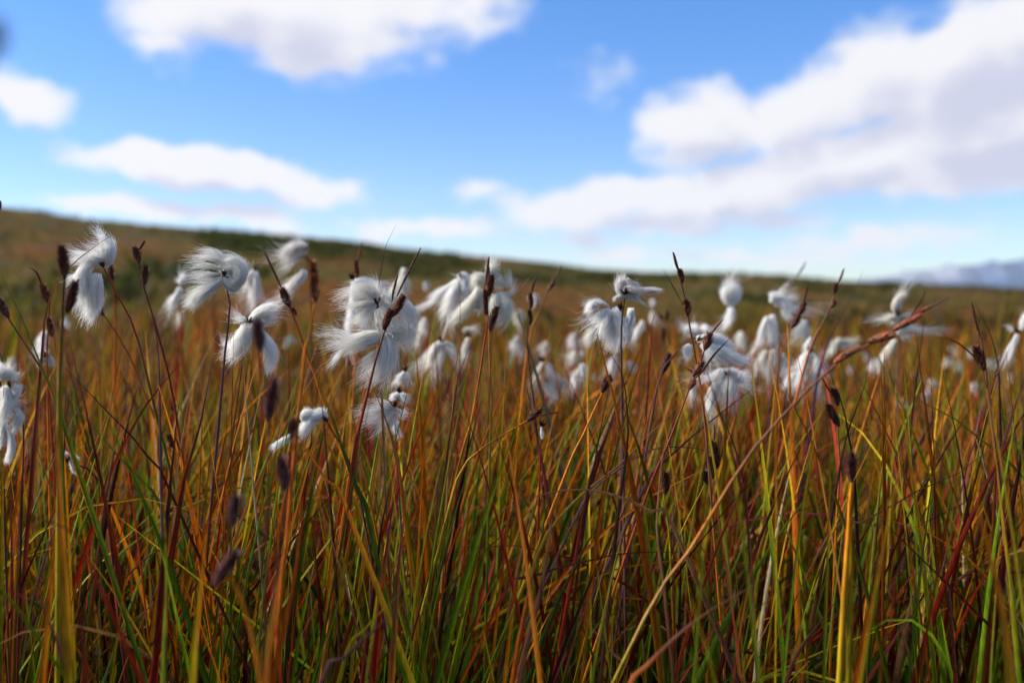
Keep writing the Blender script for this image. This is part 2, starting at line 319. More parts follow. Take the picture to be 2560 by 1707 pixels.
# ------------------------------------------------------------------ plants: building blocks
def root_down(pts3):
    """carry a stem on from its last drawn point to the ground"""
    p = [np.array(q) for q in pts3]; a, b = p[-2], p[-1]; dz = a[2] - b[2]
    drift = (b[:2] - a[:2]) / max(abs(dz), .02) if dz > 0 else np.zeros(2)
    drift = np.clip(drift, -.55, .55); h = max(b[2], 0.0)
    e = b[:2] + drift * h * .7; gz = float(terrain(e[0], e[1]))
    m = (b[:2] + drift * h * .45); 
    if h > .03: p.append(np.array([m[0], m[1], h * .45]))
    p.append(np.array([e[0], e[1], gz - .004])); return p
def stem_path(reg, pts, d, n=26, ground=True, d2=None):
    q = PX(reg, pts); d2 = d if d2 is None else d2
    p3 = [P(x, y, d + (d2 - d) * k / max(len(q) - 1, 1)) for k, (x, y) in enumerate(q)]
    if ground: p3 = root_down(p3)
    return spline(p3, n)
def m_per_z(d): return ZS * d / FPX
def stem_mesh(path, wz, d, code, tip=.45):
    n = len(path); u = np.linspace(0, 1, n); rad = wz * .58 * m_per_z(d) * (tip + (1 - tip) * np.clip(u * 4.5, 0, 1))
    V, F = tube(path, rad, 6); c = ramp(code, n) * 1.4 * (1 + .12 * rng.normal(size=(n, 1))); return V, F, np.clip(np.concatenate([np.repeat(c, 6, 0)]), 0, 1)
def tube(path, rad, sides=7, wob=None):
    path = np.asarray(path); M = len(path); T, N, B = frames(path)
    a = np.linspace(0, 2 * math.pi, sides, endpoint=False)
    r = np.broadcast_to(np.asarray(rad, float), (M,))[:, None] * np.ones((M, sides))
    if wob: r = r * (1 + wob * rng.normal(size=r.shape))
    V = path[:, None] + r[..., None] * (np.cos(a)[None, :, None] * N[:, None] + np.sin(a)[None, :, None] * B[:, None])
    i = np.arange(M - 1)[:, None] * sides; j = np.arange(sides)[None]; j2 = (j + 1) % sides
    F = np.stack([i + j, i + j2, i + sides + j2, i + sides + j], -1).reshape(-1, 4)
    return V.reshape(-1, 3), F
def tuft(pts3, r, kind, d, dens=1.0):
    """a lock of cotton: pts3 from the seed head to the loose end. body = dense with a soft core, wisp = loose fan"""
    path = spline(pts3, 16); T, N, B = frames(path); far = d / .55
    ln = np.linalg.norm(np.diff(path, axis=0), axis=1).sum()
    if kind == 'b': n = int(np.clip(760 * dens / far ** 1.6, 120 if d < .9 else 260, 1100))
    else: n = int(np.clip(150 * dens / far ** 1.3, 30, 260))
    m = 9 if d < .7 else 6
    tt = np.linspace(0, 1, m)[None, :]
    if kind == 'b': r = r * (.88 if d < .75 else .74 if d < .9 else .58)
    Ls = rng.uniform(.55, 1.10, n)[:, None] if kind == 'b' else rng.uniform(.5, 1.18, n)[:, None]
    t0 = (rng.uniform(0, .38, n)[:, None] if kind == 'b' else rng.uniform(0, .05, n)[:, None])
    t = t0 + (Ls - t0) * tt
    tc = np.clip(t, 0, 1)
    def ev(A):
        x = tc * 15; k = np.clip(x.astype(int), 0, 14); f = (x - k)[..., None]; return A[k] * (1 - f) + A[k + 1] * f
    pos = ev(path) + np.clip(t - 1, 0, None)[..., None] * ln * T[-1]
    if kind == 'b': prof = .30 + .70 * np.sin(np.pi * np.clip(tc * .70 + .16, 0, 1)) ** .9
    else: prof = .10 + .90 * tc ** .8
    th = rng.uniform(0, 2 * np.pi, n)[:, None]; rho = (np.sqrt(rng.uniform(.12 if kind == 'b' else .0, 1.0, n)))[:, None]
    if kind == 'b':
        stray = (rng.uniform(size=n) < .30)[:, None] * rng.uniform(.1, .8, n)[:, None]
        rho_t = rho * (1 + stray * tt ** 2 * 1.3)
    else: rho_t = rho
    off = (rho_t * prof * r)[..., None] * (np.cos(th)[..., None] * ev(N) + np.sin(th)[..., None] * ev(B))
    # slow waves and loose ends
    ph = rng.uniform(0, 6.28, (n, 1, 3)); fr = rng.uniform(2.0, 6.5, (n, 1, 1)); am = r * (.13 if kind == 'b' else .34) * rng.uniform(.2, 1.5, (n, 1, 1))
    wav = am * np.sin(ph + fr * tt[..., None] * (1.0 if kind == 'b' else 1.5)) * tt[..., None] ** 1.2
    endk = rng.normal(size=(n, 1, 3)) * r * (.36 if kind == 'b' else .42) * (tt[..., None] ** 3)
    K = int(rng.integers(5, 9)); kc = rng.integers(0, K, n)
    kd = rng.normal(size=(K, 1, 3)) * r * (.52 if kind == 'b' else .5) * (1 if d < .75 else 1.35 if d < .9 else 1.8); kp = rng.uniform(0, 6.28, (K, 1, 3))
    clump = kd[kc] * tt[..., None] ** 2.2 + r * .10 * np.sin(kp[kc] + 5 * tt[..., None]) * tt[..., None]
    Pt = pos + off * (1 - (.45 if kind == 'b' else .25) * tt[..., None] ** 3) + wav + endk + clump + np.cumsum(rng.normal(size=(n, m, 3)), 1) * r * .040 * tt[..., None]
    hw = (.000085 if kind == 'b' else .000062) * max(1, far) ** 1.25
    W = hw * (1.0 - .72 * tt ** 1.5) * np.ones((n, 1))
    c = HEAD_TINT * np.array([.93, .915, .875]) * (1 + .05 * rng.normal(size=(n, 1, 1))) * np.ones((n, m, 1)); c[..., 2] *= (1 + .05 * rng.normal(size=(n, 1)))
    V, F, C = ribbons(Pt, W, np.clip(c, .5, .96), rng.normal(size=(n, 3)), cols=2)
    parts = [(V, F, C)]
    if kind == 'b' and d < .93:
        u = np.linspace(0, 1, 16); pr = .30 + .70 * np.sin(np.pi * np.clip(u * .70 + .16, 0, 1)) ** .9
        pr = pr * np.clip((1.0 - u) * 4.5, 0.02, 1) * np.clip(u * 8 + .05, 0, 1)
        V2, F2 = tube(path[:15], (r * (.54 if d < .75 else .50) * pr)[:15], 12, .06); parts.append((V2, F2, HEAD_TINT * np.array([.93, .905, .85])))
    return join(parts)
HEAD_TINT = np.ones(3)
def bract(p, direction, size, code='nkb'):
    n = 7; m = 5; d0 = norm(np.asarray(direction, float)); q = norm(d0 + .55 * rng.normal(size=(n, 3)))
    t = np.linspace(0, 1, m)[None, :, None]; Pt = np.asarray(p) + q[:, None] * t * size * rng.uniform(.6, 1.2, (n, 1, 1)) + d0 * t * t * size * .3
    W = size * .17 * np.sin(np.pi * np.clip(np.linspace(.15, 1, m), 0, 1))[None] * np.ones((n, 1)) + size * .01
    C = ramp(code, m)[None] * rng.uniform(.7, 1.3, (n, 1, 1)); return ribbons(Pt, W, C, rng.normal(size=(n, 3)), .4)
def spikelet(pts3, rad, slim=False, d=.55, code=None):
    path = spline(pts3, 14); T, N, B = frames(path); ln = np.linalg.norm(np.diff(path, axis=0), axis=1).sum()
    u = np.linspace(0, 1, 14); prof = np.clip(np.sin(np.pi * np.clip(u * .86 + .10, 0, 1)) ** (.55 if not slim else .7), .12, 1)
    rad = rad * .86; V, F = tube(path, rad * .62 * prof, 8, .05); parts = [(V, F, np.array(CC['n']) * 1.2)]
    n = int(np.clip(ln / rad * (26 if not slim else 11), 24, 210)) if d < .75 else int(np.clip(ln / rad * 9, 16, 60))
    k = np.arange(n); tb = (k + .5) / n * .97; th = k * 2.39996 + rng.normal(size=n) * .25
    def ev(A, t):
        x = np.clip(t, 0, 1) * 13; i = np.clip(x.astype(int), 0, 12); f = (x - i)[:, None]; return A[i] * (1 - f) + A[i + 1] * f
    rd = np.cos(th)[:, None] * ev(N, tb) + np.sin(th)[:, None] * ev(B, tb); pr = np.interp(tb, u, prof)[:, None] * rad
    ax = ev(T, tb); sl = rad * (1.25 if not slim else 1.6) * rng.uniform(.8, 1.3, (n, 1))
    a = ev(path, tb) + rd * pr * .45
    sp = rng.uniform(.4, 1.0, (n, 1)) if not slim else rng.uniform(.1, .3, (n, 1))
    bq = a + ax * sl * .5 + rd * pr * .50; cq = a + ax * sl * 1.0 + rd * (pr * .45 + sl * sp * .55)
    Pt = np.stack([a, bq, cq], 1); W = np.stack([np.full(n, .18), np.full(n, .26), np.full(n, .015)], 1) * rad * (1 if not slim else .9)
    cs = np.array([CC[q] for q in (code or 'kmnnkb')]); C = cs[rng.integers(0, len(cs), n)][:, None] * np.array([1.0, 1.6, 2.7])[None, :, None] * rng.uniform(.6, 1.7, (n, 1, 1))
    parts.append(ribbons(Pt, W, C, rd, .45)); return join(parts)

def cottongrass(label, reg, d, tufts, stem=None, code='Rrmg', w=22, group='cottongrass heads gone to seed', br=True, dens=1.0):
    """tufts: (kind, points from seed head outwards, radius) in zoomed photo pixels of the region"""
    if stem is None:
        x, y = tufts[0][1][0]; dx = rng.normal() * 40; stem = [(x, y), (x + dx * .3, y + 220), (x + dx, y + 600)]
    sp = stem_path(reg, stem, d, d2=d + .012); o = sp[-1]
    t = thing('cottongrass', label, 'cottongrass', o, group)
    V, F, C = stem_mesh(sp, w, d, code); mesh_obj('stem', V, F, C, M_STEM, t, o)
    k = m_per_z(d); global HEAD_TINT; HEAD_TINT = np.array([1, 1, 1]) if rng.uniform() < .5 else rng.uniform(.86, 1) * np.array([1, rng.uniform(.96, 1), rng.uniform(.88, .98)])
    if d > .72: tufts = list(tufts) + [('w', [p[0], p[-1], (2 * p[-1][0] - p[0][0] + rng.normal() * r, 1.6 * p[-1][1] - .6 * p[0][1])], r * 1.05) for kd_, p, r in tufts if kd_ == 'b' and r > 26]
    for kind, pts, r in tufts:
        q = PX(reg, pts); dd = rng.normal() * .5 * r * k
        p3 = [P(x, y, d + dd * (i / max(len(q) - 1, 1))) for i, (x, y) in enumerate(q)]
        V, F, C = tuft(p3, r * k, kind, d, dens); mesh_obj('cotton_tuft' if kind == 'b' else 'cotton_wisp', V, F, C, M_COTTON, t, o)
    if br and d < .95:
        p0 = P(*PX(reg, [stem[0]])[0], d - .003); V, F, C = bract(p0, sp[0] - sp[2], 60 * k); mesh_obj('bract', V, F, C, M_SPIKE, t, o)
    return t
def sedge(label, reg, d, stems, spikes, leaves=(), group='sedges with dark spikelets', code=None):
    """stems: (points top to bottom, width, colours); spikes: (base, tip, half width, slim)"""
    sp0 = None; t = None
    for pts, w, c in stems:
        sp = stem_path(reg, pts, d, d2=d + .01)
        if t is None: o = sp[-1]; t = thing('sedge', label, 'sedge', o, group)
        V, F, C = stem_mesh(sp, w, d, c); mesh_obj('stem', V, F, C, M_STEM, t, o)
    for a, b, r, slim in spikes:
        q = PX(reg, [a, b]); m = ((q[0][0] + q[1][0]) / 2 + rng.normal() * 1.0, (q[0][1] + q[1][1]) / 2)
        p3 = [P(*q[0], d), P(*m, d), P(*q[1], d - .001)]
        V, F, C = spikelet(p3, r * m_per_z(d), slim, d, code); mesh_obj('male_spikelet' if slim else 'spikelet', V, F, C, M_SPIKE, t, o)
    for pts, w, c in leaves:
        q = stem_path(reg, pts, d, 20, ground=False); n = len(q); u = np.linspace(0, 1, n)
        W = (w * .5 * m_per_z(d) * np.clip((1.02 - u) * 2.2, .06, 1) * np.clip(.55 + u * 3, 0, 1))[None]
        V, F, C = ribbons(q[None], W, ramp(c, n)[None], np.array([[0.1, -1, .2]])); mesh_obj('bract_leaf', V, F, C, M_LEAF, t, o)
    return t
def blade(label, reg, d, pts, w, code, d2=None, ground=True):
    """a single blade, drawn from its tip down"""
    q = stem_path(reg, pts, d, 34, ground, d2)[::-1]; n = len(q); u = np.linspace(0, 1, n); o = q[0].copy()
    W = (w * .55 * m_per_z(d) * np.clip((1.01 - u) * 3.2, .05, 1))[None]
    tw = np.array([[rng.normal() * .5, -1, .2]])
    V, F, C = ribbons(q[None], W, ramp(code[::-1], n)[None] * (1 + .1 * rng.normal(size=(1, n, 1))), tw, .5)
    b = mesh_obj('grass_blade', V, F, np.clip(C, 0, 1), M_LEAF, None, o)
    b['label'] = label; b['category'] = 'grass blade'; b['kind'] = 'thing'; b['group'] = 'single blades standing out of the sedge'; return b
# ------------------------------------------------------------------ cottongrass heads (photograph positions, distance in metres)
cg = cottongrass
cg('twin-lobed white cottongrass head crossed by a brown blade, beside two dark cigar-shaped spikelets', 'a', .57,
   [('b', [(945, 615), (1000, 520), (975, 410), (890, 390)], 66), ('b', [(940, 610), (900, 560), (820, 540), (740, 530)], 72), ('b', [(945, 600), (960, 500), (880, 450)], 80),
    ('w', [(960, 420), (930, 340), (850, 260)], 55), ('w', [(830, 500), (740, 490), (615, 460)], 55), ('w', [(830, 540), (740, 550), (630, 590)], 45),
    ('b', [(850, 570), (770, 660), (745, 800), (735, 950)], 74), ('b', [(880, 665), (875, 800), (850, 950), (790, 1090)], 84), ('w', [(770, 650), (700, 700), (620, 745)], 45)],
   [(948, 615), (1000, 740), (1120, 940), (1220, 1150), (1320, 1500)], 'RgGgm', 26)
cg('round white cottongrass head with dark central scales and wisps blown sideways, on a purple stem', 'a', .55,
   [('b', [(2070, 690), (2170, 750), (2205, 650), (2140, 560), (2030, 560)], 80), ('b', [(2060, 700), (2150, 800), (2200, 740)], 62), ('b', [(2070, 660), (2120, 620), (2080, 570)], 70),
    ('w', [(2090, 560), (1980, 480), (1810, 470)], 50), ('w', [(2060, 600), (1930, 530), (1750, 540)], 50), ('w', [(2040, 640), (1900, 600), (1740, 610)], 50),
    ('w', [(2040, 680), (1890, 680), (1720, 680)], 45), ('b', [(2050, 720), (1960, 790), (1870, 850), (1740, 950)], 56), ('w', [(2040, 710), (1900, 750), (1740, 760)], 55),
    ('w', [(2050, 640), (2000, 560), (1880, 490)], 45), ('w', [(2010, 760), (1880, 800), (1710, 860)], 45)],
   [(2060, 700), (2105, 870), (2110, 1000), (2085, 1250), (2050, 1568)], 'pprRo', 27)
cg('three-lobed white cottongrass head half hidden by a blurred dark spikelet', 'a', .60,
   [('b', [(2280, 1130), (2240, 1250), (2180, 1380), (2120, 1450)], 92), ('b', [(2300, 1120), (2380, 1050), (2470, 1000), (2560, 970)], 72),
    ('b', [(2310, 1150), (2430, 1290), (2500, 1400), (2490, 1530)], 72), ('w', [(2270, 1100), (2180, 1080), (2120, 1030)], 60), ('b', [(2300, 1130), (2420, 1110), (2500, 1080)], 60), ('w', [(2200, 1300), (2100, 1330), (2060, 1260)], 50)],
   [(2290, 1130), (2260, 1300), (2210, 1600)], 'brm', 20)
cg('soft narrow cottongrass head just behind the purple-stemmed round head', 'a', .86, [('b', [(2340, 650), (2345, 760), (2335, 930)], 62), ('b', [(2335, 640), (2290, 720), (2270, 800)], 45)])
cg('cottongrass head with two swept locks behind a blurred brown sedge spike under the ridge', 'b', .82,
   [('b', [(450, 490), (410, 440), (320, 460), (230, 520)], 70), ('w', [(420, 540), (340, 570), (220, 650)], 50), ('b', [(455, 640), (410, 710), (330, 790), (250, 850)], 66), ('b', [(450, 470), (440, 430), (400, 420)], 45)],
   [(455, 480), (505, 800), (510, 1500)], 'nbm', 20)
cg('largest white cottongrass head, radiating curled bristles and pointed locks, behind a sharp dark sedge spike', 'b', .56,
   [('w', [(1115, 945), (1010, 830), (900, 830), (780, 885)], 50), ('w', [(1110, 940), (1060, 800), (950, 770), (870, 800)], 50), ('w', [(1110, 940), (1120, 820), (1070, 730)], 45),
    ('w', [(1115, 940), (1160, 830), (1215, 880)], 55), ('w', [(1110, 945), (980, 950), (850, 1000)], 45), ('w', [(1110, 950), (1000, 1020), (900, 1110), (790, 1090)], 60), ('w', [(1110, 960), (1020, 1080), (930, 1140)], 55),
    ('w', [(1110, 945), (1000, 870), (860, 850), (790, 880)], 60), ('w', [(1115, 945), (1190, 870), (1230, 960)], 60), ('w', [(1110, 945), (960, 970), (740, 950)], 40),
    ('b', [(1130, 960), (1250, 950), (1360, 980), (1400, 1080), (1390, 1180)], 84), ('b', [(1150, 980), (1200, 1100), (1300, 1180), (1400, 1200)], 92), ('w', [(1400, 1150), (1430, 1270), (1380, 1390)], 75), ('w', [(1370, 960), (1450, 1030), (1460, 1150)], 40),
    ('b', [(1150, 1230), (1050, 1270), (930, 1300), (800, 1330)], 92), ('w', [(930, 1290), (780, 1240), (600, 1230)], 80), ('w', [(900, 1350), (780, 1400), (680, 1530)], 42), ('w', [(930, 1320), (780, 1320), (640, 1350)], 70),
    ('b', [(1190, 1270), (1225, 1400), (1175, 1550), (1085, 1670)], 100), ('w', [(1160, 1350), (1060, 1450), (970, 1600)], 65), ('b', [(1180, 1100), (1230, 1200), (1320, 1260), (1370, 1310)], 90), ('b', [(1120, 990), (1150, 1120), (1160, 1240)], 80)],
   [(1112, 955), (1105, 1100), (1090, 1350), (1070, 1568), (1035, 1720), (965, 1950), (880, 2400)], 'bOoyg', 25, dens=1.15)
cg('slim upright white tuft seen past the left bristles of the largest cottongrass head', 'b', .74, [('b', [(895, 740), (905, 880), (895, 1030), (850, 1170)], 46), ('b', [(905, 745), (980, 740), (1060, 765)], 36), ('b', [(910, 1040), (960, 1090), (1000, 1150)], 52)])
cg('pale soft cottongrass head rising behind the thin male spike of the sharp sedge', 'b', .95, [('b', [(1360, 620), (1340, 720), (1300, 840)], 62), ('b', [(1350, 640), (1360, 760), (1350, 880)], 56), ('b', [(1280, 760), (1260, 820), (1230, 880)], 40)])
cg('drooping cottongrass head with three hanging locks and a spread of white on top', 'b', .80,
   [('b', [(1870, 720), (1840, 800), (1800, 880), (1750, 1040)], 72), ('b', [(1840, 740), (1770, 810), (1690, 870), (1610, 930)], 48), ('b', [(1880, 710), (1910, 780), (1900, 880)], 60), ('b', [(1860, 720), (1900, 700), (1940, 740)], 56)],
   [(1880, 720), (1890, 1000), (1870, 1500)], 'pbr', 16)
cg('broad white cottongrass head hanging either side of the paired upright dark spikelets', 'b', .72,
   [('b', [(2110, 760), (2040, 720), (1980, 780)], 72), ('b', [(2060, 800), (2000, 920), (1900, 1020), (1790, 1110)], 70), ('b', [(2070, 820), (2050, 920), (2030, 1020)], 50), ('b', [(2130, 700), (2170, 640), (2160, 590)], 60), ('b', [(2150, 680), (2210, 720), (2230, 800)], 56),
    ('b', [(2200, 870), (2270, 930), (2290, 1030), (2230, 1160)], 84), ('w', [(2220, 760), (2330, 780), (2290, 690)], 40), ('w', [(2250, 850), (2340, 860), (2360, 760)], 40), ('b', [(2200, 860), (2190, 960), (2180, 1060)], 60)],
   [(2140, 770), (2170, 1000), (2150, 1500)], 'bpr', 16)
cg('umbrella-shaped cottongrass head with two drooping arms in the middle of the meadow', 'b', .80,
   [('b', [(1720, 1300), (1660, 1340), (1610, 1410), (1560, 1460)], 52), ('b', [(1700, 1310), (1690, 1400), (1660, 1520)], 60), ('b', [(1730, 1300), (1770, 1350), (1790, 1420)], 40), ('b', [(1690, 1330), (1640, 1420), (1600, 1480)], 44)],
   [(1710, 1310), (1720, 1450), (1700, 1900)], 'bpr', 16)
cg('pale oval cottongrass tuft with a small second tuft hanging under it', 'b', 1.05, [('b', [(1550, 1080), (1530, 1150), (1520, 1220)], 56), ('b', [(1520, 1230), (1500, 1270), (1480, 1320)], 34)])
cg('white cottongrass lock behind a dark leaning spikelet and an orange stem', 'b', .92, [('b', [(1950, 1260), (1930, 1330), (1890, 1420)], 52), ('b', [(1900, 1180), (1930, 1210), (1960, 1190)], 30)])
cg('bird-shaped white cottongrass head with a pointed beak, standing alone on a dark stem', 'c', .62,
   [('b', [(1040, 490), (995, 470), (1000, 410), (1030, 345)], 50), ('b', [(1000, 470), (1070, 450), (1150, 460), (1200, 465)], 46), ('b', [(1060, 462), (1150, 466), (1250, 468), (1350, 474)], 26), ('b', [(1050, 350), (1080, 400), (1120, 450)], 34), ('b', [(1020, 500), (1080, 500), (1130, 470)], 40), ('b', [(1040, 520), (990, 525), (940, 545)], 22), ('b', [(1040, 515), (1090, 520), (1150, 545)], 24), ('w', [(1070, 520), (1150, 550), (1220, 590)], 14)],
   [(1040, 500), (1018, 570), (1012, 680), (1000, 1000), (1010, 1500)], 'kpmb', 24)
cg('big feathery cottongrass head with a fan of bristles swept sideways below the bird-shaped one', 'c', .64,
   [('b', [(920, 620), (970, 740), (985, 860), (930, 990)], 72), ('w', [(900, 630), (780, 700), (620, 770)], 90), ('b', [(910, 640), (870, 760), (850, 880)], 60), ('w', [(880, 680), (800, 800), (740, 900)], 90),
    ('b', [(1090, 620), (1090, 720), (1050, 830), (1010, 900)], 50), ('b', [(1110, 640), (1060, 760), (1030, 880)], 36), ('w', [(1040, 880), (1080, 910), (1095, 840)], 18), ('b', [(800, 620), (750, 600), (700, 640)], 48), ('w', [(900, 620), (800, 560), (650, 570)], 36), ('w', [(940, 800), (900, 900), (880, 990)], 60)],
   [(1000, 640), (1010, 900), (1005, 1500)], 'bpmb', 20)
cg('upright cottongrass head of two stacked white lobes against the moor', 'c', 1.0,
   [('b', [(1990, 600), (1950, 500), (1990, 410)], 62), ('b', [(2010, 600), (2070, 530), (2050, 430), (2000, 400)], 52), ('b', [(2000, 610), (2010, 680), (1970, 780)], 66)], [(1990, 600), (1985, 800), (1990, 1500)], 'bog', 14)
cg('slanting white tuft to one side of the big feathery head', 'c', 1.0, [('b', [(1200, 740), (1180, 810), (1130, 880)], 48)])
cg('tiny white tuft above a pair of dark blurred spikelets', 'c', 1.5, [('b', [(1290, 650), (1295, 700), (1300, 750)], 38)])
cg('small round tuft below the swept bristles, left of a bent stalk', 'c', 1.3, [('b', [(560, 860), (560, 920), (540, 970)], 56)])
cg('plain white tuft hanging right under the feathery fan', 'c', 1.1, [('b', [(740, 820), (710, 870), (690, 930)], 48)])
cg('low pale tuft beside a thin grey bent stalk', 'c', 1.3, [('b', [(310, 930), (310, 980), (300, 1030)], 50)])
cg('pale tuft behind the pair of upright olive sedge stems', 'c', 1.25, [('b', [(40, 880), (45, 940), (30, 1020)], 46), ('b', [(60, 960), (90, 1000), (90, 1040)], 30)])
cg('ragged cluster of four low white tufts in the brown sedge', 'c', .92, [('b', [(290, 1120), (260, 1180), (220, 1300)], 50), ('b', [(290, 1110), (330, 1160), (350, 1240)], 44), ('b', [(370, 1250), (380, 1310), (370, 1390)], 42), ('b', [(440, 1290), (490, 1320), (480, 1370)], 36), ('b', [(300, 1300), (310, 1340), (340, 1380)], 30)])
cg('drooping white tuft right of the ragged cluster, crossed by a red blade', 'c', 1.0, [('b', [(640, 1130), (650, 1190), (660, 1260)], 54), ('b', [(610, 1180), (590, 1250), (580, 1320)], 40)])
cg('double low tuft under the feathery head, near a long purple stalk', 'c', 1.2, [('b', [(570, 1010), (570, 1040), (550, 1070)], 34), ('b', [(630, 1020), (630, 1060), (600, 1100)], 46)])
cg('white oval tuft low beneath the feathery head, behind a dark leaning spike', 'c', 1.1, [('b', [(950, 1060), (930, 1120), (910, 1190)], 48)])
cg('cottongrass head with one lock pointing sideways and a feathered underside, behind a sharp round spikelet', 'c', .64,
   [('b', [(1690, 910), (1830, 900), (1930, 930), (2010, 980)], 52), ('b', [(1750, 960), (1880, 1010), (2000, 1080), (2120, 1120)], 58), ('w', [(1780, 1000), (1830, 1110), (1860, 1240)], 120), ('b', [(1740, 940), (1820, 1000), (1900, 1060)], 66), ('w', [(1880, 1040), (1950, 1110), (1990, 1180)], 60), ('b', [(1640, 960), (1610, 1000), (1600, 1060)], 42)],
   [(1700, 925), (1640, 920), (1560, 980), (1440, 1080), (1350, 1300), (1290, 1600)], 'mpprb', 20)
cg('blurred cottongrass head crossed by a thin slanting stalk above the sideways-pointing one', 'c', 1.0, [('b', [(1720, 860), (1690, 810), (1620, 830)], 56), ('b', [(1730, 850), (1770, 800), (1800, 850)], 44), ('b', [(1660, 870), (1620, 840), (1590, 800)], 36), ('b', [(1640, 960), (1620, 1010), (1610, 1060)], 36)])
cg('mushroom-shaped white cottongrass head with one long lock hanging down', 'c', .76,
   [('b', [(1980, 1250), (1930, 1220), (1870, 1260)], 56), ('b', [(1990, 1240), (2070, 1260), (2120, 1330)], 62), ('b', [(1980, 1250), (2000, 1340), (2000, 1450)], 90), ('b', [(1880, 1300), (1840, 1400), (1820, 1560)], 56), ('b', [(1930, 1210), (2010, 1210), (2080, 1240)], 44), ('b', [(1920, 1280), (1940, 1370), (1930, 1440)], 60)],
   [(1970, 1240), (1960, 1450), (1940, 2000)], 'bpr', 16)
cg('pale blurred tuft between the stacked-lobe head and the big drooping pair', 'c', 1.25, [('b', [(2100, 840), (2090, 900), (2080, 960)], 52)])
cg('small white tuft under the mushroom-shaped head, behind crossing stalks', 'c', .9, [('b', [(1650, 1330), (1660, 1380), (1650, 1430)], 36)])
cg('cottongrass head with a white cap over a wide hanging lock, near a dark sedge spike', 'd', .95,
   [('b', [(30, 580), (60, 510), (110, 490)], 50), ('b', [(60, 600), (130, 560), (200, 580), (240, 620)], 60), ('b', [(120, 620), (160, 650), (180, 690)], 46), ('b', [(40, 680), (40, 790), (40, 930)], 66), ('b', [(-10, 700), (-50, 820), (-80, 950)], 50)],
   [(40, 620), (40, 900), (20, 1500)], 'bpr', 14)
cg('white tuft beside a dark leaning spike, hanging over bright stems', 'd', 1.0, [('b', [(330, 730), (310, 800), (260, 870)], 60), ('b', [(350, 740), (350, 800), (320, 880)], 40), ('b', [(220, 720), (200, 700), (180, 720)], 20)])
cg('mass of white locks around a small dark spot, low beside the big leaning sedge', 'd', .90,
   [('b', [(380, 1030), (330, 1090), (270, 1160)], 72), ('b', [(400, 1040), (430, 1100), (440, 1170)], 60), ('b', [(320, 1180), (300, 1260), (270, 1340)], 78), ('b', [(400, 1190), (430, 1280), (440, 1380)], 46), ('b', [(490, 1120), (520, 1160), (500, 1210)], 42), ('b', [(390, 890), (380, 940), (360, 980)], 36), ('b', [(250, 1220), (210, 1270), (200, 1320)], 50)])
cg('pair of white tufts left of the white mass, split by a thin yellow stem', 'd', .98, [('b', [(50, 1000), (40, 1080), (20, 1170)], 60), ('b', [(130, 1040), (140, 1110), (130, 1190)], 46), ('b', [(-20, 1010), (-50, 1090), (-80, 1150)], 50)])
cg('pale blurred tuft with a square shoulder behind the leaning sedge', 'd', 1.2, [('b', [(660, 900), (620, 960), (590, 1020)], 50), ('b', [(680, 920), (730, 930), (770, 940)], 36), ('b', [(640, 900), (650, 950), (700, 970)], 40)])
cg('cottongrass head with one petal-like lock standing up, two locks spread below', 'd', .86,
   [('b', [(1200, 690), (1160, 620), (1180, 540), (1225, 495)], 44), ('b', [(1200, 700), (1140, 710), (1090, 720)], 34), ('b', [(1180, 860), (1250, 820), (1330, 810), (1400, 830)], 40), ('b', [(1170, 910), (1130, 980), (1080, 1040), (1045, 1090)], 46), ('w', [(1200, 700), (1290, 690), (1330, 660)], 36), ('b', [(1200, 840), (1240, 870), (1270, 880)], 30), ('b', [(1210, 700), (1180, 720), (1150, 740)], 44)],
   [(1195, 700), (1200, 900), (1190, 1500)], 'bpr', 14)
cg('white lock hanging by a curved dark stalk at the frame edge, second lock above', 'd', .90, [('b', [(2290, 860), (2260, 950), (2200, 1060)], 48), ('b', [(2320, 830), (2350, 760), (2380, 690)], 46), ('w', [(2280, 840), (2220, 810), (2180, 800)], 26)], [(2290, 850), (2330, 1100), (2340, 1600)], 'bpr', 14)
cg('tangled white cottongrass head cut off by the frame edge, with petal-like locks hanging down', 'e', .50,
   [('b', [(20, 190), (60, 130), (130, 110)], 55), ('b', [(30, 180), (0, 110), (-60, 90)], 60), ('b', [(60, 230), (60, 400), (30, 560)], 60), ('b', [(20, 260), (-30, 420), (-20, 600)], 80), ('b', [(60, 600), (100, 700), (100, 830), (70, 930)], 34), ('b', [(40, 560), (30, 700), (-10, 790)], 36), ('b', [(130, 440), (180, 520), (130, 620)], 40), ('w', [(90, 180), (140, 160), (170, 140)], 40), ('b', [(50, 340), (120, 330), (160, 250)], 40), ('w', [(60, 280), (130, 360), (170, 450)], 60)],
   [(90, 250), (180, 340), (220, 700), (200, 1300)], 'kmrb', 20)
cg('withered scrap of white cotton on a dark hooked stalk, low in green sedge', 'e', .58, [('b', [(640, 900), (610, 870), (585, 860)], 26), ('b', [(640, 910), (670, 960), (680, 1020)], 26), ('w', [(650, 890), (690, 890), (710, 920)], 24)],
   [(620, 930), (730, 950), (820, 1010), (960, 1180), (1000, 1500)], 'kpRr', 26)
cg('small white head on a pale stalk between olive sedge stems', 'a', .66, [('b', [(430, 1440), (400, 1460), (350, 1490)], 40), ('b', [(440, 1430), (460, 1460), (470, 1500)], 30), ('b', [(430, 1430), (420, 1410), (400, 1410)], 26)])
cg('blurred pale tuft below a red-brown spikelet near the frame edge', 'a', .95, [('b', [(420, 1200), (390, 1270), (370, 1350)], 54), ('b', [(410, 1330), (400, 1380), (380, 1400)], 34)])
cg('faint pale tuft low behind the olive stem near the frame edge', 'a', 1.2, [('b', [(110, 1440), (105, 1490), (100, 1540)], 40)])
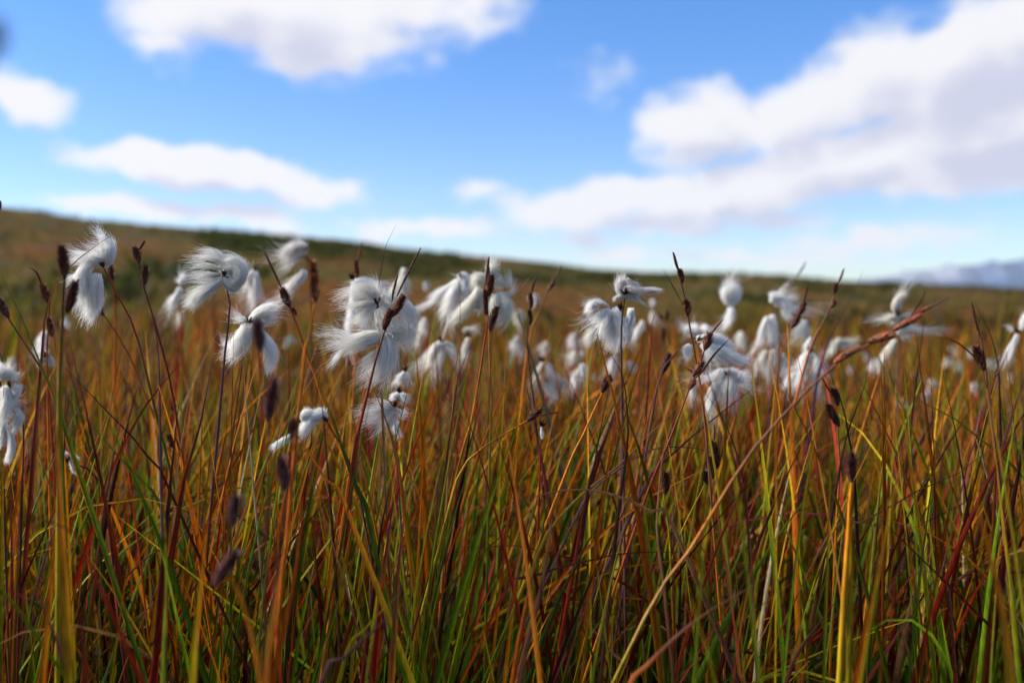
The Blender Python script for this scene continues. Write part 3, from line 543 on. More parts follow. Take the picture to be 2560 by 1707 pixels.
cg('slim blurred white tuft topped by a small round one, beside the round wispy head', 'a', 1.0, [('b', [(1650, 800), (1630, 880), (1560, 980)], 54), ('b', [(1660, 780), (1670, 740), (1670, 700)], 40)])
cg('small faint tuft low under the slim blurred tuft', 'a', 1.35, [('b', [(1660, 1020), (1660, 1070), (1660, 1110)], 36)])
cg('tiny pale tuft right beside the thick olive stem', 'a', 1.3, [('b', [(605, 1080), (600, 1110), (595, 1150)], 22)])
cg('smooth white club-shaped head crossed by a dark blurred spikelet, low in the sedge', 'f', .54, [('b', [(640, 520), (560, 520), (480, 590), (390, 680)], 56), ('b', [(430, 640), (340, 690), (240, 745), (150, 795)], 30), ('b', [(640, 540), (600, 490), (540, 480)], 50), ('b', [(440, 560), (440, 510), (470, 470)], 40)],
   [(650, 560), (700, 660), (790, 800), (900, 1050), (1000, 1500)], 'kpmrb', 22)
cg('thin fan of loose silver bristles with little body, under the largest head', 'f', .57,
   [('w', [(1280, 430), (1170, 390), (1040, 370)], 55), ('w', [(1280, 440), (1130, 450), (940, 480)], 50), ('w', [(1280, 450), (1150, 510), (1000, 570)], 60), ('w', [(1280, 470), (1180, 560), (1080, 650)], 60), ('w', [(1290, 440), (1350, 500), (1400, 480)], 50), ('w', [(1280, 450), (1160, 470), (960, 540)], 60), ('w', [(1280, 470), (1270, 580), (1250, 640)], 45)],
   [(1275, 430), (1280, 640), (1290, 900), (1330, 1500)], 'ppmb', 18)
cg('small white tuft with a frayed lower edge just behind the silver fan', 'f', .68, [('b', [(1310, 300), (1290, 330), (1240, 350)], 40), ('b', [(1320, 300), (1350, 340), (1380, 390)], 40), ('b', [(1300, 560), (1290, 620), (1310, 690)], 30)])
cg('little pinkish white tuft beside a dark red stem', 'f', .76, [('b', [(1370, 110), (1340, 150), (1300, 200)], 42), ('b', [(1370, 110), (1390, 150), (1390, 190)], 34)])
cg('pale sliver of cotton hanging between thin stems, below the umbrella-shaped head', 'f', 1.2, [('b', [(1670, 70), (1668, 110), (1665, 160)], 20)])
cg('withered pale scrap on a bent purple stalk, halfway down the sedge', 'g', .60, [('b', [(270, 610), (272, 650), (278, 710)], 12), ('w', [(268, 600), (270, 640), (285, 690)], 14)])
# the soft heads far back, too alike to tell apart
FAR = [('d', 1650, 1110, 40), ('d', 1740, 1150, 50), ('d', 1890, 1350, 48), ('d', 1870, 1030, 40), ('d', 1710, 1010, 46), ('d', 1500, 1320, 50), ('d', 1210, 1490, 42), ('d', 1290, 1500, 36), ('d', 1460, 1430, 40), ('d', 2230, 1270, 46), ('d', 960, 1130, 44), ('d', 2130, 1230, 40), ('d', 1040, 1200, 36), ('d', 1340, 1240, 34), ('d', 2040, 1130, 38),
       ('c', 60, 700, 60), ('c', 200, 540, 44), ('c', 1080, 1150, 38), ('c', 1290, 570, 30), ('b', 1560, 780, 30), ('b', 320, 1290, 40), ('c', 2250, 1120, 42), ('c', 2160, 1090, 30), ('c', 760, 1260, 34), ('d', 760, 1190, 34), ('d', 900, 1060, 30), ('b', 1270, 1470, 46), ('c', 2330, 1190, 46)]
for reg, x, y, r in FAR:
    dd = float(np.clip(1.2 + rng.uniform(.1, .9), 1.2, 2.1)); s = r * .8
    cg('soft out-of-focus white tuft far back among the red-brown sedge', reg, dd, [('b', [(x + s * .4, y - s), (x + s * .3 * rng.normal(), y), (x + s * .7 * rng.normal(), y + s * rng.uniform(1.1, 1.9))], s * .62), ('b', [(x + s * .4, y - s), (x + s * rng.uniform(.4, 1.1), y - s * .2), (x + s * rng.uniform(.5, 1.5), y + s * rng.uniform(.3, .9))], s * .46), ('b', [(x + s * .4, y - s), (x - s * .3, y - s * .7), (x - s * rng.uniform(.6, 1.3), y)], s * .42)], w=8, group='far soft cottongrass tufts', br=False)

# ------------------------------------------------------------------ sedges with dark spikelets
sg = sedge
sg('sharp sedge with two dark barbed spikelets and two thin spikes, crossing the largest cottongrass head', 'b', .53,
   [([(1285, 985), (1225, 1120), (1170, 1230), (1130, 1330), (1070, 1600), (1020, 1780), (960, 2050), (900, 2350)], 30, 'brOoyg')],
   [((1170, 1195), (1232, 1020), 38, 0), ((1240, 1075), (1345, 895), 42, 0), ((1245, 940), (1300, 690), 14, 1), ((1290, 890), (1512, 440), 15, 1)], [])
sg('sedge with three barbed dark spikelets stacked on twin upright orange and green stems', 'b', .59,
   [([(2120, 860), (2130, 1140), (2110, 1220), (2060, 1568), (1980, 2030), (1880, 2380)], 26, 'rOoyg'), ([(2140, 1180), (2142, 1400), (2150, 1568), (2160, 1870), (2140, 2600)], 24, 'oGgg')],
   [((2128, 885), (2160, 712), 36, 0), ((2110, 1060), (2100, 830), 24, 0), ((2148, 1205), (2205, 1000), 38, 0), ((2105, 780), (2140, 530), 15, 1), ((2138, 760), (2141, 615), 10, 1)])
sg('sedge with one dark knobbly spikelet on a bright orange stem bending into the yellow', 'b', .63,
   [([(300, 960), (350, 1060), (430, 1330), (530, 1568), (640, 1900), (860, 2500)], 34, 'roOoyg')], [((315, 985), (245, 830), 40, 0), ((240, 820), (70, 460), 14, 1), ((370, 1060), (340, 1000), 18, 0)])
sg('soft brown sedge with a shaggy double spikelet in front of the two-lock head', 'b', .42,
   [([(535, 960), (520, 1100), (480, 1300), (430, 1568)], 36, 'oOyg')], [((545, 790), (520, 590), 40, 0), ((545, 940), (530, 700), 48, 0), ((520, 600), (470, 520), 16, 1)], code='bnbOm')
sg('soft sedge with one slim maroon spikelet and a long pale tip, against the ridge', 'b', .74, [([(928, 720), (935, 900), (930, 1300), (900, 1700)], 22, 'roog')], [((930, 725), (918, 570), 26, 0), ((925, 590), (972, 395), 13, 1)], code='mmnbr')
sg('sedge with two small bristly spikelets, one crooked at the tip, left of the round head', 'a', .56,
   [([(1275, 580), (1300, 700), (1330, 830), (1400, 1050), (1540, 1568), (1620, 2000)], 24, 'krOoog')], [((1277, 580), (1245, 455), 38, 0), ((1280, 460), (1325, 380), 15, 1), ((1330, 780), (1335, 615), 34, 0)])
sg('soft sedge with a fat cigar-shaped dark spikelet on a thick olive stem', 'a', .44, [([(590, 720), (575, 800), (570, 1150), (550, 1568), (545, 2000)], 46, 'myygg')], [((592, 725), (570, 450), 52, 0), ((610, 1040), (690, 770), 52, 0)], code='mkmkn')
sg('sedge with a rusty red-brown spikelet on a curved tip at the frame edge', 'a', .62, [([(455, 960), (450, 1100), (430, 1400), (440, 1900)], 20, 'royg')], [((458, 960), (395, 800), 36, 0)], [([(400, 820), (370, 740), (330, 660), (255, 615)], 18, 'rmk')], code='mnrbk')
sg('sedge with a plain brown spikelet on a green stem below the rusty one', 'a', .61, [([(480, 1250), (500, 1330), (540, 1568), (560, 2000)], 24, 'ogGg')], [((484, 1255), (450, 1100), 32, 0)], code='nbnm')
sg('leaning sedge with a dark spikelet cut by the frame edge, stem orange to green', 'a', .52, [([(80, 1090), (160, 1210), (250, 1350), (390, 1568), (520, 1900)], 30, 'bOoyg')], [((82, 1085), (-10, 915), 36, 0)])
sg('blurred dark spikelet tucked behind the twin-lobed white head', 'a', .78, [([(1040, 740), (1050, 900), (1060, 1300), (1050, 1700)], 24, 'roog')], [((1042, 745), (1010, 570), 34, 0)], code='mkm')
sg('blurred dark spikelet low under the twin-lobed white head, its stem running down in orange', 'a', .66, [([(960, 1060), (1030, 1150), (1150, 1380), (1300, 1700)], 24, 'royg')], [((955, 1060), (880, 960), 32, 0)], code='mkm')
sg('tall sedge reaching above the hill line, slender dark spike over two round spikelets', 'c', .56,
   [([(1525, 275), (1560, 400), (1580, 500), (1605, 640), (1650, 900), (1700, 1160), (1760, 1568), (1800, 2000)], 20, 'kbboOyg')],
   [((1530, 290), (1483, 125), 17, 1), ((1562, 405), (1540, 280), 30, 0), ((1612, 700), (1603, 575), 42, 0)], [([(1590, 640), (1550, 560), (1480, 430), (1380, 255)], 12, 'obt')], code='knbmb')
sg('sedge with a round cone-like spikelet and a starry cluster where its stalks meet', 'c', .55,
   [([(1770, 1005), (1740, 1090), (1700, 1160), (1680, 1240), (1640, 1330), (1500, 1700), (1380, 2000), (1180, 2500)], 22, 'brOoyg')],
   [((1768, 1010), (1812, 875), 44, 0), ((1815, 880), (1930, 735), 13, 1), ((1660, 1250), (1740, 1130), 36, 0), ((1620, 1380), (1670, 1300), 30, 0)], [([(1660, 1290), (1760, 1190), (1850, 1060), (2015, 885)], 20, 'obb'), ([(1680, 1240), (1640, 1200), (1575, 1160)], 12, 'mk')], code='knmbb')
sg('sedge with a long dark spikelet nodding under a purple arched stalk', 'c', .66, [([(1365, 1240), (1330, 1350), (1260, 1600), (1200, 1900)], 22, 'rOyg')], [((1370, 1235), (1440, 1060), 38, 0)], code='kmkn')
sg('soft orange-stalked sedge with one spikelet low on the hillside backdrop', 'c', .76, [([(325, 470), (260, 640), (190, 800), (150, 950), (100, 1400)], 24, 'boyyg')], [((328, 470), (388, 365), 30, 0), ((390, 370), (455, 235), 14, 1)], code='nbb')
sg('pair of upright thin dark sedge spikes between the middle cottongrass heads', 'c', .68, [([(165, 600), (140, 850), (150, 1100), (200, 1500)], 20, 'kmrr')], [((165, 640), (170, 500), 22, 0), ((165, 780), (160, 650), 22, 0), ((180, 520), (222, 345), 14, 1)], code='nkm')
sg('sedge with a stubby black spikelet behind a pale blade in the middle of the meadow', 'c', .58, [([(830, 1400), (780, 1500), (640, 1820), (470, 2200)], 26, 'ooygg')], [((825, 1400), (890, 1270), 44, 0)], code='kkmn')
sg('distant pair of small dark spikelets with a third below, behind the feathery head', 'c', .95, [([(1385, 900), (1385, 1000), (1370, 1400)], 16, 'boy')], [((1375, 740), (1362, 680), 22, 0), ((1418, 740), (1430, 650), 24, 0), ((1375, 930), (1385, 800), 22, 0)], code='mkm')
sg('soft sedge with two dark spikelets end to end leaning over a white tuft', 'd', .70, [([(205, 830), (140, 970), (90, 1200), (50, 1568)], 22, 'ryyg')], [((215, 810), (275, 700), 34, 0), ((270, 700), (330, 590), 32, 0), ((320, 600), (362, 430), 14, 1)], code='mkn')
sg('soft sedge on a yellow-orange leaning stalk with a small dark spikelet near its tip', 'd', .74, [([(605, 520), (560, 640), (500, 780), (420, 920), (300, 1300)], 26, 'bOyyg')], [((610, 500), (625, 410), 28, 0), ((580, 620), (610, 570), 24, 0), ((640, 400), (695, 270), 13, 1)], code='knm')
sg('faint grey sedge tip with a small spikelet just under the skyline', 'd', .98, [([(195, 460), (180, 600), (150, 1000)], 16, 'boy')], [((195, 460), (210, 380), 26, 0), ((260, 340), (345, 205), 12, 1)], code='nbk')
sg('big leaning foreground sedge with long tan stalk and a row of brown shaggy spikelets', 'd', .44,
   [([(1660, 520), (1480, 630), (1320, 720), (1150, 840), (900, 970), (600, 1150), (400, 1340), (180, 1568), (-40, 1800), (-300, 2160), (-600, 2650), (-830, 3020), (-1150, 3500)], 26, 'pbbbotyyyGGGg')],
   [((910, 935), (1140, 870), 38, 0), ((1150, 825), (1400, 690), 30, 0), ((600, 1130), (830, 985), 32, 0), ((1320, 680), (1500, 610), 22, 1)], [([(1300, 740), (1350, 640), (1420, 540), (1450, 440)], 20, 'bbb')], code='nbbrn')
sg('sedge with a bristly brown spikelet and a thin braided spike above, near the frame edge', 'd', .57,
   [([(1955, 900), (1990, 1100), (2000, 1250), (2040, 1568), (2080, 1850), (2120, 2200), (2160, 2600)], 30, 'bbbbtGG'), ([(1975, 1200), (2010, 1400), (2050, 1568)], 20, 'bbm')], [((1985, 1200), (1910, 990), 42, 0), ((1952, 905), (1868, 570), 17, 1)], [([(1905, 1085), (1840, 1020), (1740, 945), (1605, 885)], 16, 'bbk')], code='nbmbn')
sg('sedge with two black barbed spikelets one above the other, on a thin orange stem', 'h', .56, [([(640, 610), (650, 760), (660, 1000), (640, 1300), (620, 1700)], 22, 'boooy')], [((640, 420), (605, 280), 36, 0), ((655, 610), (560, 420), 38, 0), ((570, 300), (500, 170), 10, 1)], code='kkmk')
sg('soft sedge with a fat dark maroon spikelet on a bright yellow stem', 'h', .45, [([(770, 1120), (755, 1250), (740, 1568), (700, 2200)], 56, 'oyyG')], [((772, 1125), (770, 865), 50, 0)], code='kmkm')
sg('sedge with three black bristly spikelets clustered behind a green stem', 'g', .58, [([(1765, 1150), (1700, 1280), (1590, 1500), (1480, 1800)], 18, 'yGGg')], [((1880, 1000), (1850, 760), 36, 0), ((1845, 1090), (1810, 900), 36, 0), ((1795, 1140), (1775, 1030), 32, 0), ((1852, 760), (1858, 590), 9, 1)], code='kkmk')
sg('sedge with one dark bottlebrush spikelet beside a brown stem', 'g', .57, [([(1395, 1230), (1405, 1350), (1440, 1568), (1460, 1900)], 22, 'yGGg')], [((1408, 1235), (1410, 1040), 40, 0)], code='kkmn')
sg('low sedge with a bristly spikelet leaning on a yellow bent stem, pale dry bract beyond', 'g', .55, [([(140, 555), (0, 640), (-140, 720), (-330, 850), (-460, 1000), (-560, 1300)], 26, 'oyyGg')], [((140, 560), (250, 460), 38, 0)], [([(240, 520), (350, 490), (430, 482), (525, 500)], 18, 'tbt')], code='nkmb')
sg('blurred near sedge with large dark purple spikelets set down one stalk beside the club-shaped head', 'f', .36,
   [([(170, 240), (260, 520), (330, 650), (400, 760), (330, 1000), (280, 1300), (200, 1900)], 26, 'mmooyg')], [((100, 560), (170, 200), 62, 0), ((330, 740), (350, 560), 40, 0), ((265, 1200), (235, 920), 56, 0), ((-110, -480 + 300), (-60, -560), 10, 1)], code='kmkp')
sg('blurred near spikelet, dark maroon, hanging in front of the three-lobed head', 'b', .37, [([(20, 1420), (60, 1560), (140, 1850), (120, 2400)], 24, 'mmog')], [((40, 1400), (10, 1130), 56, 0)], code='kmkp')
sg('blurred near sedge with a bent dark spikelet on an orange stem, low in green blades', 'i', .34, [([(2090, 560), (2180, 700), (2280, 1000), (2400, 1568)], 50, 'oOyg')], [((1960, 680), (2150, 380), 62, 0), ((2130, 130), (2170, -120), 62, 0)], code='kmkp')
sg('small black cone on a short yellow stem low among crossing blades', 'l', .66, [([(1380, 570), (1380, 700), (1365, 900), (1350, 1300)], 28, 'yyyG')], [((1375, 560), (1358, 395), 34, 0)], code='kkkn')
sg('dark spikelet sunk in green and red sedge near the frame edge', 'e', .60, [([(1630, 820), (1630, 1000), (1600, 1400)], 24, 'oyG')], [((1640, 830), (1560, 700), 40, 0), ((1610, 480), (1600, 410), 24, 0)], code='kmkn')
sg('dark sedge tip cut by the frame edge above the hill', 'a', .52, [([(-4, 100), (-40, 400), (-20, 1000)], 22, 'kbo')], [((-2, 105), (2, 20), 14, 0)], code='kkn')
sg('very near dark sedge tip, a soft violet blur against the blue sky', 'a', .13, [([(-110, -1500), (-200, -700), (-330, 300), (-420, 1600)], 60, 'mmb')], [((-96, -1290), (-60, -1560), 110, 0)], code='kpkm')

# ------------------------------------------------------------------ single blades that stand out
bl = blade
bl('thick soft yellow-green blade standing upright close to the frame edge', 'e', .40, [(440, -30), (480, 200), (500, 450), (520, 800), (540, 1200), (570, 1700)], 82, 'boyygg')
bl('plain green blade just right of the thick yellow-green one', 'e', .48, [(555, -20), (560, 250), (570, 700), (590, 1300)], 42, 'gGgg')
bl('straight green blade slanting down to the right from the thick olive stem', 'e', .58, [(580, 290), (740, 490), (900, 660), (1100, 900), (1290, 1090), (1500, 1400)], 40, 'GGgG')
bl('dark maroon blade slanting across the green one', 'e', .55, [(560, 30), (760, 240), (1000, 490), (1200, 690), (1390, 930), (1560, 1200)], 36, 'kmmr')
bl('deep red blade leaning right through the sedge', 'e', .56, [(1700, -20), (1500, 210), (1330, 430), (1200, 660), (1080, 900), (960, 1200)], 46, 'mrRRr')
bl('orange blade with a brown tip rising beside the deep red one', 'e', .54, [(1220, 190), (1130, 450), (1060, 780), (1000, 1100), (930, 1568)], 48, 'bbOyG')
bl('thin dark purple stem running straight down past the small crooked sedge', 'a', .55, [(1250, 690), (1350, 900), (1430, 1200), (1462, 1600), (1468, 2100), (1480, 2600)], 34, 'pppkm')
bl('tan blade with an orange foot rising between red blades', 'e', .55, [(1790, 10), (1740, 300), (1690, 600), (1640, 900), (1610, 1200)], 30, 'ttoyG')
bl('blood-red blade with a yellow-green base', 'e', .50, [(1960, -40), (1880, 380), (1820, 650), (1720, 980), (1640, 1400)], 56, 'mrRoG')
bl('red-brown blade curving up with a dark tip', 'e', .50, [(1660, 300), (1620, 560), (1590, 900), (1550, 1300)], 56, 'mmRro')
bl('pale straw stalk, thin and nearly white, dropping from the upper sedge', 'a', .56, [(2200, 1220), (2220, 1400), (2240, 1600), (2260, 1900), (2300, 2300)], 22, 'sstto')
bl('brown blade lying across the twin-lobed cottongrass head', 'a', .54, [(1085, 285), (990, 345), (880, 420), (740, 525), (560, 700), (430, 1000), (380, 1500)], 38, 'tbrbmr')
bl('long green blade slanting in from the frame edge', 'a', .48, [(-60, 560), (60, 790), (200, 1080), (300, 1340), (420, 1620), (600, 2100)], 40, 'gGgGg')
bl('green blade leaning left, sharp, below the club-shaped head', 'f', .54, [(480, -10), (580, 220), (700, 520), (800, 830), (880, 1060), (980, 1300), (1060, 1568)], 50, 'ygGGoG')
bl('orange-yellow blade crossing the silver bristles', 'f', .54, [(1010, 100), (1110, 330), (1210, 600), (1290, 880), (1340, 1200)], 42, 'boyyG')
bl('golden blade crossing the green stem under the silver fan', 'f', .55, [(850, 330), (890, 520), (950, 820), (1010, 1120), (1090, 1500)], 34, 'boyGG')
bl('orange-stemmed blade running from the dark blurred spikelet down to the right', 'f', .50, [(200, 460), (310, 590), (400, 720), (560, 970), (700, 1180), (860, 1430)], 56, 'OoyyGG')
bl('slender brown awn-tipped blade sticking up behind the radiating bristles', 'b', .56, [(1290, 218), (1250, 310), (1200, 400), (1165, 540), (1130, 760), (1120, 900), (1130, 1300), (1160, 1900)], 26, 'kbtbbro')
bl('thin tan stem standing before the drooping cottongrass head', 'b', .60, [(1840, 660), (1865, 820), (1875, 1050), (1855, 1350), (1830, 1600), (1800, 2000)], 22, 'bttooy')
bl('leaning bent leaf tip, dark, before the white drooping arm', 'b', .58, [(2035, 1240), (1975, 1310), (1930, 1420), (1880, 1568), (1830, 1800)], 28, 'nbbro')
bl('green stem leaning right from the golden tangle', 'f', .58, [(2090, -10), (2040, 280), (1970, 600), (1880, 920), (1780, 1400)], 30, 'yGGGg')
bl('dark red blade shooting up, with a pale inner face near its foot', 'f', .54, [(1290, 900), (1260, 1060), (1220, 1200), (1180, 1400), (1130, 1700)], 40, 'pmRpp')
bl('scarlet blade low in the middle of the sedge', 'j', .52, [(1280, -300), (1260, -100), (1230, 100), (1200, 330), (1160, 640), (1120, 1000)], 62, 'pRRRmr')
bl('wide orange-green blade rising beside the scarlet one', 'j', .48, [(1400, -420), (1375, -200), (1350, 100), (1320, 400), (1290, 700), (1270, 1100), (1240, 1568)], 56, 'Obooyg')
bl('dull brown arched leaf bending over like a bow and falling to the right', 'g', .50, [(-140, 1420), (0, 1340), (150, 1270), (420, 1200), (700, 1190), (950, 1240), (1150, 1320), (1320, 1420), (1500, 1568)], 40, 'bttbpRpb')
bl('thin purple arched leaf above the brown bow', 'g', .58, [(2200, 1010), (1980, 900), (1750, 820), (1480, 795), (1250, 830), (1080, 930), (930, 1040), (760, 1180), (560, 1500)], 22, 'bpppprRo')
bl('bright green needle slanting across the middle of the sedge', 'g', .57, [(1600, 300), (1450, 500), (1200, 740), (1030, 920), (850, 1070), (710, 1170), (560, 1310), (410, 1480), (250, 1750)], 28, 'ttyGGGg')
bl('dark red blade leaning right with a thin tip in the middle of the sedge', 'g', .55, [(1190, 125), (1060, 340), (930, 560), (820, 800), (750, 980), (660, 1400)], 36, 'kmRRrm')
bl('purple-brown blade rising behind the dark red one', 'g', .54, [(745, -240 + 100), (900, -60), (980, 60), (1030, 200), (1055, 450), (1065, 700), (1030, 1000), (990, 1300), (930, 1800)], 34, 'nnnbbOoy')
bl('reddish slanting blade with a pink middle behind the bottlebrush spikelet', 'g', .62, [(2330, 170), (2120, 330), (1900, 500), (1700, 660), (1520, 820), (1380, 940), (1200, 1200)], 32, 'kmppRRo')
bl('straight green stem leaning left in front of the three black spikelets', 'g', .56, [(1700, 60), (1730, 250), (1790, 520), (1830, 800), (1870, 1030), (1910, 1330), (1960, 1700)], 38, 'oyGGgg')
bl('tan stem standing upright beside the bottlebrush spikelet', 'g', .52, [(1500, 500), (1420, 720), (1370, 950), (1345, 1250), (1330, 1568), (1370, 1900), (1420, 2300)], 36, 'ttbbbor')
bl('brown blade with an orange foot curving down at the right of the arched leaf', 'g', .54, [(1750, 270), (1870, 430), (1960, 590), (2040, 780), (2100, 1000), (2140, 1200), (2170, 1568), (2200, 2000)], 34, 'kkbttOoo')
bl('dark upright blade with an orange foot close beside the big leaning sedge', 'd', .56, [(935, 980), (925, 1150), (870, 1400), (800, 1570), (720, 1810), (640, 2200)], 28, 'kkmOoy')
bl('black curved blade arching up beside the two black spikelets', 'd', .56, [(405, 995), (500, 1100), (590, 1270), (650, 1420), (700, 1568), (740, 1800), (780, 2000), (800, 2300)], 30, 'kkkmmrR')
bl('soft purple blade leaning up past the skyline', 'd', .80, [(870, 285), (800, 450), (720, 620), (620, 800), (540, 980), (470, 1200), (420, 1500)], 30, 'ppppmr')
bl('dark curved stalk beside the bristly brown spikelet', 'd', .66, [(1880, 540), (1960, 690), (2030, 840), (2090, 1020), (2120, 1250), (2130, 1568)], 28, 'kkppkm')
bl('orange-brown stalk rising in front of the frame-edge lock', 'd', .58, [(2300, 560), (2280, 760), (2220, 980), (2130, 1180), (2050, 1370), (1990, 1568), (1900, 1850), (1800, 2200)], 24, 'nbbtoyyy')
bl('long straw stem lying low and slanting up to the right', 'h', .55, [(2420, 580), (2240, 700), (1950, 880), (1800, 1010), (1600, 1100), (1350, 1210), (1200, 1300), (1000, 1410), (780, 1530), (500, 1700)], 18, 'tbbtooyyoo')
bl('vivid green upright stem near the frame edge', 'h', .48, [(2060, 700), (2085, 850), (2110, 1050), (2150, 1400), (2190, 1750), (2240, 2200)], 44, 'oyGGGg')
bl('thick blurred olive blade close to the lens by the frame edge', 'l', .36, [(1800, -620), (1870, -250), (1960, 100), (2060, 500), (2150, 900), (2200, 1300), (2220, 1700)], 90, 'Ooygggg')
bl('curled silver-grey dead leaf near the frame edge', 'l', .52, [(2245, 565), (2200, 680), (2200, 780), (2250, 920), (2330, 1040), (2430, 1300)], 26, 'sssst')
bl('crimson blade leaning right out of dark litter', 'l', .50, [(690, 740), (580, 870), (480, 1010), (360, 1160), (270, 1300), (160, 1600)], 54, 'kmRRrO')
bl('orange blade leaning right, soft, with olive foot', 'l', .44, [(1130, 60), (1100, 350), (1040, 560), (960, 780), (900, 1000), (850, 1300), (800, 1600)], 70, 'rOOoyyg')
bl('tall yellow stem standing among green ones, low in the sedge', 'l', .46, [(700, -420), (720, -200), (750, 100), (765, 400), (760, 800), (740, 1568)], 56, 'oyyggg')
bl('thick salmon blade slanting up out of the bottom of the sedge', 'j', .40, [(1400, 820), (1250, 930), (1050, 1110), (880, 1260), (750, 1400), (580, 1620)], 68, 'mpOOOb')
bl('yellow bent blade meeting the salmon one', 'j', .45, [(1330, 740), (1200, 860), (1050, 1010), (920, 1180), (800, 1400)], 50, 'yyGyG')
bl('broad golden blade at the bottom, soft, leaning right', 'j', .41, [(430, -60), (400, 250), (350, 600), (290, 900), (220, 1250), (150, 1620)], 78, 'OOOyyyG')
bl('second broad blade left of the golden one, orange turning olive', 'j', .41, [(370, -30), (280, 230), (230, 550), (180, 900), (130, 1250), (100, 1620)], 84, 'OoOyyGg')
bl('bright orange blade rising at the bottom beside a dark hollow', 'k', .46, [(400, -260), (370, 50), (330, 350), (270, 700), (190, 1000), (120, 1300), (60, 1620)], 60, 'bbbOOyG')
bl('orange twin blade just left of the bright orange one', 'k', .46, [(300, 30), (240, 350), (170, 650), (100, 1000), (30, 1400)], 52, 'bOOoyG')
bl('long blade, yellow fading to brown, slanting up to the right near the bottom', 'k', .42, [(2360, 560), (2140, 720), (1900, 850), (1650, 1020), (1450, 1190), (1250, 1400), (1050, 1650)], 54, 'bbOoOyyG')
bl('red-brown arched leaf bending over above the long yellow blade', 'k', .54, [(1700, 370), (1300, 365), (1050, 375), (800, 420), (600, 470), (380, 520), (150, 620), (-60, 720)], 30, 'mrpROoGGr')
bl('pale bent straw with a folded tip lying in the dark litter', 'k', .62, [(60, 760), (280, 780), (450, 840), (620, 900), (700, 1020), (790, 1130), (950, 1320), (1100, 1500)], 18, 'ssssts')
bl('soft upright orange-green blade at the bottom near the frame edge', 'i', .36, [(640, 560), (720, 900), (760, 1200), (790, 1620)], 110, 'mrOOOG', None)
bl('soft dark red blade lying across the lower sedge at the frame edge', 'i', .38, [(-60, -160), (160, 30), (420, 240 - 170), (560, 160), (800, 420)], 44, 'mRrRmm')
bl('crimson streaked dry leaf slanting down at the frame edge', 'i', .40, [(-80, 560), (60, 690), (240, 800), (430, 950)], 48, 'RpRpp')
bl('mottled yellow-orange upright blade, soft, in the lower sedge near the frame edge', 'i', .40, [(480, -60), (490, 300), (470, 700), (430, 1100), (380, 1620)], 76, 'OoOoyg')
bl('green upright blade beside the mottled soft one', 'i', .42, [(1500, -150), (1520, 300), (1530, 700), (1510, 1150), (1500, 1620)], 66, 'yGggG')
bl('wide yellow-green blade left of the bent near spikelet', 'i', .38, [(1900, -20), (1880, 300), (1840, 700), (1800, 1100), (1760, 1620)], 90, 'OyyGGg')
# ------------------------------------------------------------------ the mass of the sedge (uncountable)
def polar(n0, r0, r1, a0, a1, knee=1.0, pw=2.0):
    """positions with n0 per square metre up to the knee, thinning as 1/r^pw beyond"""
    rg = np.linspace(r0, r1, 4000); den = n0 * np.minimum(1, (knee / rg) ** pw) * rg * np.clip((rg - .44) / .34, .03, 1); cdf = np.concatenate([[0], np.cumsum((den[1:] + den[:-1]) / 2 * np.diff(rg))])
    n = int(cdf[-1] * (a1 - a0)); r = np.interp(rng.uniform(0, cdf[-1], n), cdf, rg); a = rng.uniform(a0, a1, n); return r * np.sin(a), r * np.cos(a), r
def proj_y(x, y, z):
    v = np.stack([x, y, z - CAM_Z], -1); return 853.5 - (v @ UP) / np.maximum(v @ FWD, .05) * FPX
CLS = ['gGyob', 'ggGyo', 'gGGyor', 'gGyoOr', 'ggrRm', 'grRmk', 'gmrmmn', 'gggGy', 'btsst', 'gpmrpb', 'gGGyoO', 'ggmkn', 'gbbttb', 'gGoOoy', 'gGGGGG']
CW = np.array([8, 10, 12, 14, 10, 11, 6, 11, 2, 5, 13, 6, 4, 13, 10], float)
CWF = np.array([14, 11, 10, 6, 7, 8, 9, 11, 4, 6, 7, 8, 12, 4, 9], float)
